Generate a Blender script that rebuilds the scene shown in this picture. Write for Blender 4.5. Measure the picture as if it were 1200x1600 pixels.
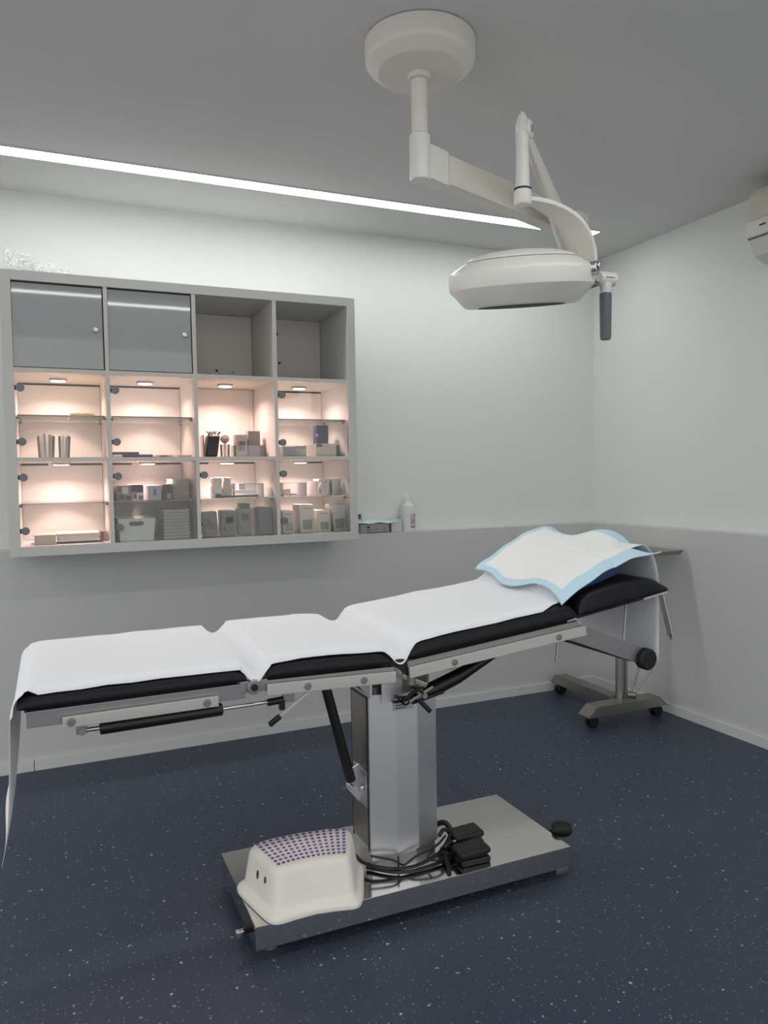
import bpy, bmesh, math, random
from mathutils import Vector, Matrix
PI = math.pi
random.seed(7)
sc = bpy.context.scene
for o in list(bpy.data.objects): bpy.data.objects.remove(o)

# ---------------------------------------------------------------- camera
CAMP = dict(f=1184.5, yaw=.4144, pitch=-.0478, roll=-.0161, loc=(-3.0108, -3.6831, 1.2586))
def make_camera():
    cd = bpy.data.cameras.new('camera'); co = bpy.data.objects.new('camera', cd); sc.collection.objects.link(co)
    cd.sensor_fit = 'HORIZONTAL'; cd.sensor_width = 36; cd.lens = CAMP['f'] / 1200 * 36; cd.clip_start = .05
    y, p, r = CAMP['yaw'], CAMP['pitch'], CAMP['roll']
    fw = Vector((math.sin(y)*math.cos(p), math.cos(y)*math.cos(p), math.sin(p)))
    r0 = Vector((math.cos(y), -math.sin(y), 0)); u0 = r0.cross(fw)
    rt = r0*math.cos(r) + u0*math.sin(r); up = u0*math.cos(r) - r0*math.sin(r)
    m = Matrix((rt, up, -fw)).transposed().to_4x4(); m.translation = Vector(CAMP['loc'])
    co.matrix_world = m
    sc.camera = co
make_camera()

# ---------------------------------------------------------------- world, light, exposure
H = 2.511                      # ceiling height
STRIP_W = 17.8                  # emission of the ceiling light strips
WORLD_W = 1.2                  # grey light of the unseen rest of the practice
PUCK_W = 1.9                    # watts of each cabinet puck lamp
sc.view_settings.view_transform = 'Standard'; sc.view_settings.look = 'None'
sc.view_settings.exposure = 0.0; sc.view_settings.gamma = 1; sc.view_settings.use_curve_mapping = False
w = bpy.data.worlds.new('world'); sc.world = w; w.use_nodes = True
w.node_tree.nodes['Background'].inputs[0].default_value = (1, .99, .98, 1); w.node_tree.nodes['Background'].inputs[1].default_value = WORLD_W

# ---------------------------------------------------------------- materials
def lin(c):
    return tuple((v/255/12.92 if v/255 <= .04045 else ((v/255+.055)/1.055)**2.4) for v in c) + (1,)
def mat(name, c, rough=.5, metal=0, bump=0, bscale=40, spec=.5, stretch=None, var=0, coat=0):
    m = bpy.data.materials.new(name); m.use_nodes = True; nt = m.node_tree; b = nt.nodes['Principled BSDF']
    b.inputs['Base Color'].default_value = lin(c); b.inputs['Roughness'].default_value = rough
    b.inputs['Metallic'].default_value = metal; b.inputs['Specular IOR Level'].default_value = spec
    if coat: b.inputs['Coat Weight'].default_value = coat; b.inputs['Coat Roughness'].default_value = .08
    tc = nt.nodes.new('ShaderNodeTexCoord'); mp = nt.nodes.new('ShaderNodeMapping'); nt.links.new(tc.outputs['Object'], mp.inputs[0])
    if stretch: mp.inputs['Scale'].default_value = stretch
    n = nt.nodes.new('ShaderNodeTexNoise'); n.inputs['Scale'].default_value = bscale; n.inputs['Detail'].default_value = 3
    nt.links.new(mp.outputs[0], n.inputs['Vector'])
    if bump:
        bp = nt.nodes.new('ShaderNodeBump'); bp.inputs['Strength'].default_value = bump; bp.inputs['Distance'].default_value = .002
        nt.links.new(n.outputs[0], bp.inputs['Height']); nt.links.new(bp.outputs[0], b.inputs['Normal'])
    v = var or .03
    mr = nt.nodes.new('ShaderNodeMapRange'); mr.inputs[3].default_value = 1-v; mr.inputs[4].default_value = 1+v
    nt.links.new(n.outputs[0], mr.inputs[0])
    mx = nt.nodes.new('ShaderNodeVectorMath'); mx.operation = 'SCALE'; mx.inputs[0].default_value = lin(c)[:3]
    nt.links.new(mr.outputs[0], mx.inputs['Scale']); nt.links.new(mx.outputs[0], b.inputs['Base Color'])
    return m
def emis(name, c, s):
    m = bpy.data.materials.new(name); m.use_nodes = True; nt = m.node_tree; nt.nodes.remove(nt.nodes['Principled BSDF'])
    e = nt.nodes.new('ShaderNodeEmission'); e.inputs[0].default_value = c + (1,); e.inputs[1].default_value = s
    nt.links.new(e.outputs[0], nt.nodes['Material Output'].inputs[0]); return m
def glassy(name, tint, ior=1.5, haze=0, hazec=(230, 230, 230)):
    m = bpy.data.materials.new(name); m.use_nodes = True; nt = m.node_tree; nt.nodes.remove(nt.nodes['Principled BSDF'])
    t = nt.nodes.new('ShaderNodeBsdfTransparent'); t.inputs[0].default_value = tint + (1,)
    g = nt.nodes.new('ShaderNodeBsdfGlossy'); g.inputs['Roughness'].default_value = .04
    f = nt.nodes.new('ShaderNodeFresnel'); f.inputs[0].default_value = ior
    mx = nt.nodes.new('ShaderNodeMixShader'); nt.links.new(f.outputs[0], mx.inputs[0])
    last = t.outputs[0]
    if haze:
        d = nt.nodes.new('ShaderNodeBsdfDiffuse'); d.inputs[0].default_value = lin(hazec)
        m2 = nt.nodes.new('ShaderNodeMixShader'); m2.inputs[0].default_value = haze
        nt.links.new(t.outputs[0], m2.inputs[1]); nt.links.new(d.outputs[0], m2.inputs[2]); last = m2.outputs[0]
    nt.links.new(last, mx.inputs[1]); nt.links.new(g.outputs[0], mx.inputs[2])
    nt.links.new(mx.outputs[0], nt.nodes['Material Output'].inputs[0]); return m
def floor_mat():
    m = bpy.data.materials.new('speckled_vinyl'); m.use_nodes = True; nt = m.node_tree; b = nt.nodes['Principled BSDF']
    L = nt.links.new; N = nt.nodes.new
    tc = N('ShaderNodeTexCoord')
    no = N('ShaderNodeTexNoise'); no.inputs['Scale'].default_value = 260; L(tc.outputs['Object'], no.inputs['Vector'])
    cr = N('ShaderNodeValToRGB'); cr.color_ramp.elements[0].position = .3; cr.color_ramp.elements[1].position = .7
    cr.color_ramp.elements[0].color = lin((56, 64, 79)); cr.color_ramp.elements[1].color = lin((67, 75, 91))
    L(no.outputs[0], cr.inputs[0]); last = cr.outputs[0]
    def specks(scale, rad, frac, col, last, seed):
        mp = N('ShaderNodeMapping'); mp.inputs['Location'].default_value = (seed, seed*2, 0); L(tc.outputs['Object'], mp.inputs[0])
        ns = N('ShaderNodeTexNoise'); ns.inputs['Scale'].default_value = scale*2.2; L(mp.outputs[0], ns.inputs['Vector'])
        va = N('ShaderNodeVectorMath'); va.operation = 'MULTIPLY_ADD'; va.inputs[1].default_value = (.5/scale,)*3; L(ns.outputs['Color'], va.inputs[0]); L(mp.outputs[0], va.inputs[2])
        vo = N('ShaderNodeTexVoronoi'); vo.voronoi_dimensions = '2D'; vo.inputs['Scale'].default_value = scale; L(va.outputs[0], vo.inputs['Vector'])
        a = N('ShaderNodeMath'); a.operation = 'LESS_THAN'; a.inputs[1].default_value = rad; L(vo.outputs['Distance'], a.inputs[0])
        sp = N('ShaderNodeSeparateColor'); L(vo.outputs['Color'], sp.inputs[0])
        c = N('ShaderNodeMath'); c.operation = 'LESS_THAN'; c.inputs[1].default_value = frac; L(sp.outputs[0], c.inputs[0])
        # per-speck strength
        s = N('ShaderNodeMapRange'); s.inputs[3].default_value = .1; s.inputs[4].default_value = .75; L(sp.outputs[1], s.inputs[0])
        d = N('ShaderNodeMath'); d.operation = 'MULTIPLY'; L(a.outputs[0], d.inputs[0]); L(c.outputs[0], d.inputs[1])
        e = N('ShaderNodeMath'); e.operation = 'MULTIPLY'; L(d.outputs[0], e.inputs[0]); L(s.outputs[0], e.inputs[1])
        mx = N('ShaderNodeMix'); mx.data_type = 'RGBA'; mx.inputs[7].default_value = lin(col)
        L(e.outputs[0], mx.inputs[0]); L(last, mx.inputs[6]); return mx.outputs[2]
    last = specks(64, .11, .30, (165, 175, 185), last, 1.3)
    last = specks(52, .11, .3, (36, 38, 46), last, 4.1)
    last = specks(27, .085, .22, (215, 220, 225), last, 7.7)
    last = specks(150, .2, .22, (90, 98, 112), last, 9.7)
    L(last, b.inputs['Base Color'])
    b.inputs['Roughness'].default_value = .45; b.inputs['Specular IOR Level'].default_value = .25
    bp = N('ShaderNodeBump'); bp.inputs['Strength'].default_value = .12; bp.inputs['Distance'].default_value = .001; L(no.outputs[0], bp.inputs['Height']); L(bp.outputs[0], b.inputs['Normal'])
    return m
WALL = mat('wall_paint', (222, 224, 221), .7, bump=.15, bscale=90, var=.01)
LOWW = mat('lower_wall_paint', (202, 203, 202), .45, bump=.1, bscale=90, var=.01)
CEIL = mat('ceiling_paint', (214, 213, 212), .9, bump=.1, bscale=60, var=.01)
SKIRT = mat('skirting_paint', (212, 213, 213), .4, var=.01)
FLOOR = floor_mat()
CAB = mat('white_laminate', (200, 200, 197), .4, var=.01)
CABIN = mat('white_laminate_inside', (206, 203, 196), .55, var=.01)
BACKP = mat('white_back_board', (212, 208, 202), .6, var=.02)
GLOSS = mat('gloss_white_front', (168, 169, 170), .035, var=.01)
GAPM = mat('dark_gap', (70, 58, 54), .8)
GLASS = glassy('clear_glass', (.97, .985, .975))
GEDGE = glassy('glass_edge', (.86, .93, .88), 1.5, .35, (150, 165, 155))
ACRYL = glassy('clear_acrylic', (.94, .95, .95), 1.45, .12)
PLASTIC_CLEAR = glassy('translucent_bag', (.93, .93, .93), 1.4, .35, (205, 200, 198))
CHROME = mat('brushed_chrome', (200, 200, 202), .28, 1, bump=.05, bscale=60)
HINGE = mat('satin_hinge_metal', (122, 122, 123), .5, .1)
STEEL = mat('brushed_stainless', (222, 223, 226), .42, 1, bump=.12, bscale=220, stretch=(1, 1, .04))
PLATE = mat('polished_stainless_plate', (220, 218, 215), .11, 1, bump=.02, bscale=140, stretch=(.05, 1, 1), var=.04)
STEELD = mat('worn_steel', (165, 161, 154), .4, 1, bump=.1, bscale=80)
ALU = mat('satin_aluminium', (205, 203, 198), .42, .75, bump=.05, bscale=180, stretch=(.05, 1, 1))
ALUD = mat('grey_aluminium', (150, 150, 152), .4, .75, bump=.05, bscale=180, stretch=(.05, 1, 1))
BLACKV = mat('black_vinyl', (13, 14, 19), .42, bump=.12, bscale=400, spec=.28)
BLACKP = mat('black_plastic', (13, 13, 15), .42, bump=.1, bscale=200)
RUBBER = mat('black_rubber', (12, 12, 14), .6)
GRIP = mat('grey_silicone', (98, 99, 106), .55)
PAPER = mat('examination_paper', (238, 240, 243), .85, bump=.25, bscale=60, var=.01)
PADW = mat('pad_fluff_white', (240, 241, 240), .9, bump=.6, bscale=45, var=.02)
PADB = mat('pad_film_blue', (192, 222, 236), .6, bump=.5, bscale=35, var=.03)
PILLOW = mat('navy_blue_vinyl', (12, 46, 104), .45, bump=.15, bscale=120)
LAMPW = mat('cream_enamel', (222, 221, 213), .3, var=.01)
LAMPB = mat('beige_enamel', (221, 218, 207), .4, var=.01)
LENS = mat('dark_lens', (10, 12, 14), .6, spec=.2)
SEAM = mat('grey_seam', (110, 111, 112), .5)
STOOL = mat('cream_plastic', (233, 230, 220), .38, var=.015)
DOT = mat('violet_rubber', (98, 84, 160), .6)
STRIPM = emis('led_diffuser', (.97, 1.0, .985), STRIP_W)
PUCKM = emis('puck_diffuser', (1, .9, .84), 3)
ACW = mat('white_ac_plastic', (214, 213, 205), .4, var=.01)
ACTOP = mat('shaded_ac_plastic', (205, 198, 184), .5, var=.02)  # beige with the shadow on the upper housing put into the colour
DARK = mat('dark_print', (45, 45, 50), .7)
COL = {}
def colm(c, rough=.6):
    k = (c, rough)
    if k not in COL: COL[k] = mat('carton_%d_%d_%d' % c, c, rough, var=.03)
    return COL[k]

# ---------------------------------------------------------------- mesh helpers
def nb(): return bmesh.new()
def box(bm, a, b, bev=0, M=None, mi=0, segs=2):
    a = Vector(a); b = Vector(b); c = (a+b)/2; s = b-a
    r = bmesh.ops.create_cube(bm, size=1, matrix=Matrix.Translation(c) @ Matrix.Diagonal((abs(s.x), abs(s.y), abs(s.z), 1)))
    vs = r['verts']
    if bev:
        es = list({e for v in vs for e in v.link_edges})
        r2 = bmesh.ops.bevel(bm, geom=es, offset=bev, segments=segs, profile=.6, affect='EDGES'); vs = list(set(r2['verts']) | {v for v in vs if v.is_valid})
    if M is not None: bmesh.ops.transform(bm, matrix=M, verts=[v for v in vs if v.is_valid])
    if mi:
        for f in {f for v in vs if v.is_valid for f in v.link_faces}: f.material_index = mi
    return vs
def frame(z, up=Vector((0, 0, 1))):
    z = Vector(z).normalized()
    if abs(z.dot(up)) > .98: up = Vector((1, 0, 0))
    x = up.cross(z).normalized(); y = z.cross(x)
    return x, y, z
def bar(bm, p0, p1, wd, ht, bev=.002, up=(0, 0, 1)):
    """box whose long axis runs p0-p1; wd = horizontal width, ht = height across"""
    p0 = Vector(p0); p1 = Vector(p1); d = p1-p0; x, y, z = frame(d, Vector(up))
    M = Matrix((x, y, z)).transposed().to_4x4(); M.translation = (p0+p1)/2
    L = d.length
    return box(bm, (-wd/2, -ht/2, -L/2), (wd/2, ht/2, L/2), bev, M)
def ring(bm, c, x, y, r, n, r2=None):
    r2 = r2 or r
    return [bm.verts.new(c + x*(r*math.cos(2*PI*i/n)) + y*(r2*math.sin(2*PI*i/n))) for i in range(n)]
def bridge(bm, A, B, closed=True):
    n = len(A)
    for i in range(n if closed else n-1):
        j = (i+1) % n
        try: bm.faces.new((A[i], A[j], B[j], B[i]))
        except ValueError: pass
def lathe(bm, prof, org=(0, 0, 0), axis=(0, 0, 1), n=32, cap=True):
    """prof: list of (r, h) along axis"""
    x, y, z = frame(axis); org = Vector(org); prev = None; first = None
    for r, h in prof:
        R = ring(bm, org + z*h, x, y, max(r, 1e-5), n)
        if prev: bridge(bm, prev, R)
        else: first = R
        prev = R
    if cap:
        bm.faces.new(first[::-1]); bm.faces.new(prev)
def cyl(bm, p0, p1, r, n=20, r1=None, bev=0):
    p0 = Vector(p0); p1 = Vector(p1); L = (p1-p0).length; r1 = r if r1 is None else r1
    if bev: pr = [(r-bev, 0), (r, bev), (r1, L-bev), (r1-bev, L)]
    else: pr = [(r, 0), (r1, L)]
    lathe(bm, pr, p0, p1-p0, n)
def tube(bm, pts, r, n=8, cap=True):
    pts = [Vector(p) for p in pts]; prev = None; first = None; up = Vector((0, 0, 1)); rr = r
    for i, p in enumerate(pts):
        d = (pts[min(i+1, len(pts)-1)] - pts[max(i-1, 0)]).normalized()
        if i == 0: x, y, z = frame(d); up = y
        else:
            x = up.cross(d)
            if x.length < 1e-4: x = frame(d)[0]
            x.normalize(); y = d.cross(x); up = y
        R = ring(bm, p, x, y, rr[i] if isinstance(rr, (list, tuple)) else rr, n)
        if prev: bridge(bm, prev, R)
        else: first = R
        prev = R
    if cap: bm.faces.new(first[::-1]); bm.faces.new(prev)
def spline(P, k=8):
    P = [Vector(p) for p in P]; out = []
    for i in range(len(P)-1):
        a = P[max(i-1, 0)]; b = P[i]; c = P[i+1]; d = P[min(i+2, len(P)-1)]
        for j in range(k):
            t = j/k
            out.append(.5*((2*b) + (c-a)*t + (2*a-5*b+4*c-d)*t*t + (3*b-a-3*c+d)*t**3))
    out.append(P[-1]); return out
def prism(bm, poly, vec, bev=0):
    """poly: list of 3-D points of a planar outline, extruded by vec"""
    vec = Vector(vec); A = [bm.verts.new(Vector(p)) for p in poly]; B = [bm.verts.new(Vector(p)+vec) for p in poly]
    bridge(bm, A, B); f1 = bm.faces.new(A[::-1]); f2 = bm.faces.new(B)
    if bev: bmesh.ops.bevel(bm, geom=list({e for v in A+B for e in v.link_edges}), offset=bev, segments=2, affect='EDGES')
def grid(bm, nu, nv, fn, closed_u=False):
    V = [[bm.verts.new(fn(i/(nu-1), j/(nv-1))) for j in range(nv)] for i in range(nu)]
    F = {}
    for i in range(nu-1):
        for j in range(nv-1): F[i, j] = bm.faces.new((V[i][j], V[i+1][j], V[i+1][j+1], V[i][j+1]))
    return V, F
def obj(name, bm, m, parent=None, smooth=40, solid=0):
    me = bpy.data.meshes.new(name)
    bmesh.ops.recalc_face_normals(bm, faces=bm.faces)
    if parent is not None: bmesh.ops.translate(bm, vec=-Vector(parent['_org']), verts=bm.verts)
    bm.to_mesh(me); bm.free()
    for mm in (m if isinstance(m, (list, tuple)) else [m]): me.materials.append(mm)
    o = bpy.data.objects.new(name, me); sc.collection.objects.link(o)
    if smooth:
        for p in me.polygons: p.use_smooth = True
        me.set_sharp_from_angle(angle=math.radians(smooth))
        if len(me.polygons) < 400 and not solid:
            wn = o.modifiers.new('weighted_normal', 'WEIGHTED_NORMAL'); wn.keep_sharp = True; wn.weight = 90
    if solid:
        s = o.modifiers.new('solid', 'SOLIDIFY'); s.thickness = solid; s.offset = 0
    if parent is not None: o.parent = parent; o['_org'] = tuple(parent['_org'])
    return o
def tag(o, label, cat, group=None):
    o['label'] = label; o['category'] = cat
    if group: o['group'] = group
    return o
def thing(name, label, cat, loc=(0, 0, 0), group=None):
    o = bpy.data.objects.new(name, None); sc.collection.objects.link(o); o.location = loc; o['_org'] = tuple(loc)
    o.empty_display_size = .05
    return tag(o, label, cat, group)
def solo(name, bm, m, label, cat, group=None, **k):
    """a thing that is one mesh, its origin at its base"""
    xs = [v.co for v in bm.verts]
    org = (sum(v.x for v in xs)/len(xs), sum(v.y for v in xs)/len(xs), min(v.z for v in xs))
    bmesh.ops.translate(bm, vec=-Vector(org), verts=bm.verts)
    o = obj(name, bm, m, None, **k); o.location = org; return tag(o, label, cat, group)
def struct(name, bm, m, parent=None, **k):
    o = obj(name, bm, m, parent, **k)
    if parent is None: o['kind'] = 'structure'
    return o
def dup(o, loc, label=None):
    c = o.copy(); sc.collection.objects.link(c)
    if label: c['label'] = label
    d = Vector(loc)
    c.location = d
    def kids(src, dst):
        for ch in list(src.children):
            k = ch.copy(); sc.collection.objects.link(k); k.parent = dst; kids(ch, k)
    kids(o, c); return c

# ---------------------------------------------------------------- room shell
RX, RY = -4.2, -4.3; LD = .086; LZ = .9624
def S(name, a, b, m): bm = nb(); box(bm, a, b); return struct(name, bm, m, smooth=0)
S('floor', (-7.5, -8.5, -.1), (.1, .1, 0), FLOOR)
S('ceiling', (RX-.1, RY-.1, H), (.1, .1, H+.1), CEIL)
S('wall_back', (RX-.1, 0, 0), (.1, .1, H), WALL)
S('wall_right', (0, RY, 0), (.1, 0, H), WALL)
bm = nb(); box(bm, (RX, -LD, 0), (0, 0, LZ), .003)
struct('trim_1', bm, LOWW)
bm = nb(); box(bm, (-LD, RY, 0), (0, -LD, LZ), .003)
struct('trim_2', bm, LOWW)
bm = nb(); box(bm, (RX, -LD-.014, 0), (-3.115, -LD, .05), .003); box(bm, (-3.1125, -LD-.014, 0), (-LD, -LD, .05), .003)
struct('baseboard_back', bm, SKIRT)
bm = nb(); box(bm, (-LD-.014, RY, 0), (-LD, -LD-.014, .05), .003)
struct('baseboard_right', bm, SKIRT)

# ---------------------------------------------------------------- ceiling light strips
def strip(y0, y1, label):
    t = thing('ceiling_light_strip', label, 'light', (-1.9, (y0+y1)/2, H), 'recessed ceiling light strips')
    bm = nb(); box(bm, (-3.42, y0, H-.003), (-.35, y1, H-.0005)); obj('diffuser', bm, STRIPM, t, smooth=0)
    bm = nb()
    for a, b in (((-3.42, y0-.004, H-.006), (-.346, y0, H)), ((-3.42, y1, H-.006), (-.346, y1+.004, H)), ((-.35, y0, H-.006), (-.346, y1, H))): box(bm, a, b)
    obj('trim_frame', bm, SKIRT, t, smooth=0)
strip(-.482, -.402, 'long glowing white light strip recessed in ceiling along the wall with the cabinet')
strip(-2.69, -2.61, 'glowing light strip mirrored in the glossy cabinet doors, over the near side of the room')

# ---------------------------------------------------------------- wall cabinet
CX0, CX1, CZ0, CD = -3.163, -1.697, .9624, .397
CZ1 = CZ0 + 1.115
cell = .335; dv = .016; fr = .039
def cx(c): return CX0 + fr + c*(cell+dv)
def cz(r): return CZ0 + fr + r*(cell+dv)       # r = 0 bottom row
cab = thing('wall_cabinet', 'large white square-celled wall cabinet with glass doors and lit cells, standing out from the wall', 'cabinet', (-2.43, -.2, CZ0))
bm = nb()
box(bm, (CX0, -CD, CZ0), (CX0+fr, -.001, CZ1), .0012); box(bm, (CX1-fr, -CD, CZ0), (CX1, -.001, CZ1), .0012)
for z in (CZ0, CZ1-fr): box(bm, (CX0+fr, -CD, z), (CX1-fr, -.001, z+fr), .0012)
for b_ in (bm,): pass
obj('carcass', bm, CAB, cab)
bm = nb()
for c in range(1, 4): box(bm, (cx(c)-dv, -CD+.001, CZ0+fr), (cx(c), -.012, CZ1-fr))
for r in range(1, 3):
    for c in range(4): box(bm, (cx(c), -CD+.001, cz(r)-dv), (cx(c)+cell, -.012, cz(r)))
obj('divider_grid', bm, CABIN, cab, smooth=0)
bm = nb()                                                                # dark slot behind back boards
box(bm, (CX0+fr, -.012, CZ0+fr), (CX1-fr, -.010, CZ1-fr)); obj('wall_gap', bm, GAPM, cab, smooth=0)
for c in range(4):
    for r in range(3):
        bm = nb(); g = .009 if (r < 2 and not (c == 2 and r == 1)) else .0015
        x0, z0 = cx(c), cz(r)
        box(bm, (x0+.001, -.020, z0+.001), (x0+cell-.002, -.0135, z0+cell-g))
        if r == 0: box(bm, (x0+.11, -.020, z0+cell-g), (x0+.2, -.0135, z0+cell-.001))
        obj('back_board', bm, BACKP, cab, smooth=0)
for (c, hx, hz) in ((2, .16, .07), (3, .11, .26), (3, .12, .12), (2, .24, .065)):
    bm = nb(); cyl(bm, (cx(c)+hx, -.0195, cz(2)+hz), (cx(c)+hx, -.0225, cz(2)+hz), .006 if (hx != .24) else .0035, 10); obj('screw_hole', bm, DARK, cab)
# solid doors, top row left two
for c in (0, 1):
    bm = nb(); x0, z0 = cx(c), cz(2)
    box(bm, (x0+.0015, -CD+.004, z0+.0035), (x0+cell-.005, -CD+.02, z0+cell-.008), 0, Matrix.Translation((0, -CD, z0+cell/2)) @ Matrix.Rotation(-math.radians(.5*c), 4, 'X') @ Matrix.Translation((0, CD, -z0-cell/2)))
    d = obj('solid_door', bm, GLOSS, cab, smooth=0); d['label'] = 'glossy white cabinet door'
    bm = nb(); k = (x0+cell-.032, -CD+.004, z0+cell*.5-.01)
    lathe(bm, [(.004, 0), (.004, .008), (.009, .011), (.0105, .017), (.007, .021)], k, (0, -1, 0), 16); obj('knob', bm, CHROME, d)
# glass doors with round hinge plates
for c in range(4):
    for r in (0, 1):
        if (c, r) == (2, 1): continue
        x0, z0 = cx(c), cz(r)
        bm = nb(); box(bm, (x0+.003, -CD+.004, z0+.004), (x0+cell-.004, -CD+.009, z0+cell-.004))
        d = obj('glass_door', bm, GLASS, cab, smooth=0)
        for hz in (z0+.062, z0+cell-.062):
            bm = nb(); cyl(bm, (x0+.020, -CD+.003, hz), (x0+.020, -CD-.001, hz), .0155, 24, bev=.001)
            cyl(bm, (x0+.020, -CD+.010, hz), (x0+.020, -CD+.014, hz), .0155, 24)
            box(bm, (x0-.0002, -CD+.010, hz-.010), (x0+.012, -CD+.020, hz+.010), .002)
            obj('hinge', bm, HINGE, d)
            bm = nb(); box(bm, (x0-.0002, -CD+.001, hz-.006), (x0+.006, -CD+.004, hz+.006), .001); obj('hinge_pin', bm, BLACKP, d)
# glass shelves
for c in range(4):
    for r in (0, 1):
        if (c, r) == (2, 1): continue
        x0, z0 = cx(c), cz(r)+.165
        bm = nb(); box(bm, (x0+.004, -CD+.035, z0), (x0+cell-.004, -.024, z0+.005)); s = obj('glass_shelf', bm, GLASS, cab, smooth=0)
        bm = nb(); box(bm, (x0+.004, -CD+.033, z0), (x0+cell-.004, -CD+.035, z0+.005)); obj('shelf_edge', bm, GEDGE, s, smooth=0)
        for xx in (x0, x0+cell-.012):
            for yy in (-.34, -.06):
                bm = nb(); cyl(bm, (xx, yy, z0-.006), (xx+.012, yy, z0-.006), .0055, 10); obj('shelf_pin', bm, HINGE, cab)
# puck lamps
for c in range(4):
    for r in (0, 1):
        x0 = cx(c)+.16; z0 = cz(r)+cell
        bm = nb(); lathe(bm, [(.036, 0), (.036, -.006), (.033, -.010), (.030, -.010), (.030, -.008)], (x0, -.20, z0), (0, 0, 1), 32); p_ = obj('puck_lamp', bm, CHROME, cab)
        bm = nb(); cyl(bm, (x0, -.20, z0-.0085), (x0, -.20, z0-.0125), .0295, 32, bev=.001); obj('diffuser', bm, PUCKM, p_)
        ld = bpy.data.lights.new('puck_light', 'AREA'); ld.shape = 'DISK'; ld.size = .05; ld.spread = math.radians(145); ld.energy = PUCK_W; ld.color = (1, .675, .625)
        lo = bpy.data.objects.new('puck_light', ld); sc.collection.objects.link(lo); lo.location = (x0, -.20, z0-.016); lo['kind'] = 'helper'

# ---------------------------------------------------------------- things in the cabinet
F1, F0 = cz(1), cz(0); G1, G0 = cz(1)+.170, cz(0)+.170
def carton(name, x0, x1, z, h, yf, dep, c, label, cat='box', group=None, tilt=0, marks=(), bev=.002, rough=.6, lid=None):
    t = thing(name, label, cat, ((x0+x1)/2, yf+dep/2, z), group)
    M = Matrix.Translation(((x0+x1)/2, yf+dep/2, z)) @ Matrix.Rotation(tilt, 4, 'Y')
    w_ = (x1-x0)/2
    bm = nb(); box(bm, (-w_, -dep/2, 0), (w_, dep/2, h), bev, M); obj('body', bm, colm(c, rough), t)
    for (u0, u1, v0, v1, mc) in marks:
        bm = nb(); box(bm, (-w_+u0*2*w_, -dep/2-.0007, v0*h), (-w_+u1*2*w_, -dep/2+.0002, v1*h), 0, M); obj('printed_label', bm, colm(mc), t, smooth=0)
    if lid:
        bm = nb(); box(bm, (-w_*.75, -dep*.35, h-.001), (w_*.75, dep*.35, h+.022), .003, M); obj('lid', bm, colm(lid), t)
    if tilt: t.location.z += abs(math.sin(tilt))*w_
    return t
def acrylic_box(x0, x1, z, h, yf, dep, label, group='clear acrylic holders'):
    t = thing('acrylic_holder', label, 'holder', ((x0+x1)/2, yf+dep/2, z), group); b = .003
    bm = nb()
    for a_, b_ in (((x0, yf, z), (x1, yf+b, z+h)), ((x0, yf+dep-b, z), (x1, yf+dep, z+h)), ((x0, yf+b, z), (x0+b, yf+dep-b, z+h)), ((x1-b, yf+b, z), (x1, yf+dep-b, z+h)), ((x0+b, yf+b, z), (x1-b, yf+dep-b, z+b))): box(bm, a_, b_)
    obj('box', bm, ACRYL, t, smooth=0)
    bm = nb()
    for a_, b_ in (((x0, yf-.0005, z+h-.002), (x1, yf+b, z+h)), ((x0, yf-.0005, z), (x0+.002, yf+b, z+h)), ((x1-.002, yf-.0005, z), (x1, yf+b, z+h)), ((x0, yf+dep-b, z+h-.002), (x1, yf+dep, z+h))): box(bm, a_, b_)
    obj('rim_edge', bm, GEDGE, t, smooth=0)
    return t
def crumple(name, x0, x1, z, h, yf, dep, c, label, cat, group=None, amp=.006, m=None):
    bm = nb(); bmesh.ops.create_cube(bm, size=1); bmesh.ops.subdivide_edges(bm, edges=bm.edges[:], cuts=5, use_grid_fill=True)
    rs = random.Random(label)
    for v in bm.verts:
        p = v.co.copy(); tp = 1 - .12*(p.z+.5)
        v.co = Vector(((x0+x1)/2 + p.x*(x1-x0)*tp + rs.uniform(-amp, amp), yf+dep/2 + p.y*dep*tp + rs.uniform(-amp, amp), z + (p.z+.5)*h + (rs.uniform(-amp, amp) if p.z > -.45 else 0)))
    return solo(name, bm, m or colm(c), label, cat, group, smooth=30)
# row 2, column 1
def pouch(x0, x1, lean, label):
    t = thing('instrument_jar', label, 'jar', ((x0+x1)/2, -.18, F1), 'jars of grey packets')
    bm = nb(); xm = (x0+x1)/2; r = (x1-x0)/2
    lathe(bm, [(r*.85, 0), (r*.9, .03), (r, .095), (r*.94, .095), (r*.84, .034), (r*.8, .003)], (xm, -.18, F1), (lean, 0, 1), 24); obj('jar', bm, ACRYL, t)
    rs = random.Random(label)
    for k in range(6):
        bm = nb(); a = xm + (k-2.5)*r*.24
        bar(bm, (a*.98+xm*.02, -.18+rs.uniform(-.4, .4)*r, F1+.005), (a+rs.uniform(-.2, .2)*r+lean*.1, -.18+rs.uniform(-.4, .4)*r, F1+.095+rs.uniform(-.005, .012)), r*.26, .004, .0008, (0, 1, 0))
        obj('packet', bm, colm(rs.choice([(186, 180, 177), (160, 156, 155), (205, 198, 194), (135, 131, 131)])), t)
pouch(-3.055, -2.983, 0, 'wide clear jar packed with grey packets in the far left lit cell, second row')
pouch(-2.975, -2.925, .03, 'narrow clear jar of grey packets, right of the wide one, far left lit cell')
crumple('folded_bandage', -2.93, -2.825, G1, .018, -.25, .1, (196, 182, 130), 'yellowish folded bandage lying on the top left glass shelf', 'bandage', amp=.003)
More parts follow.
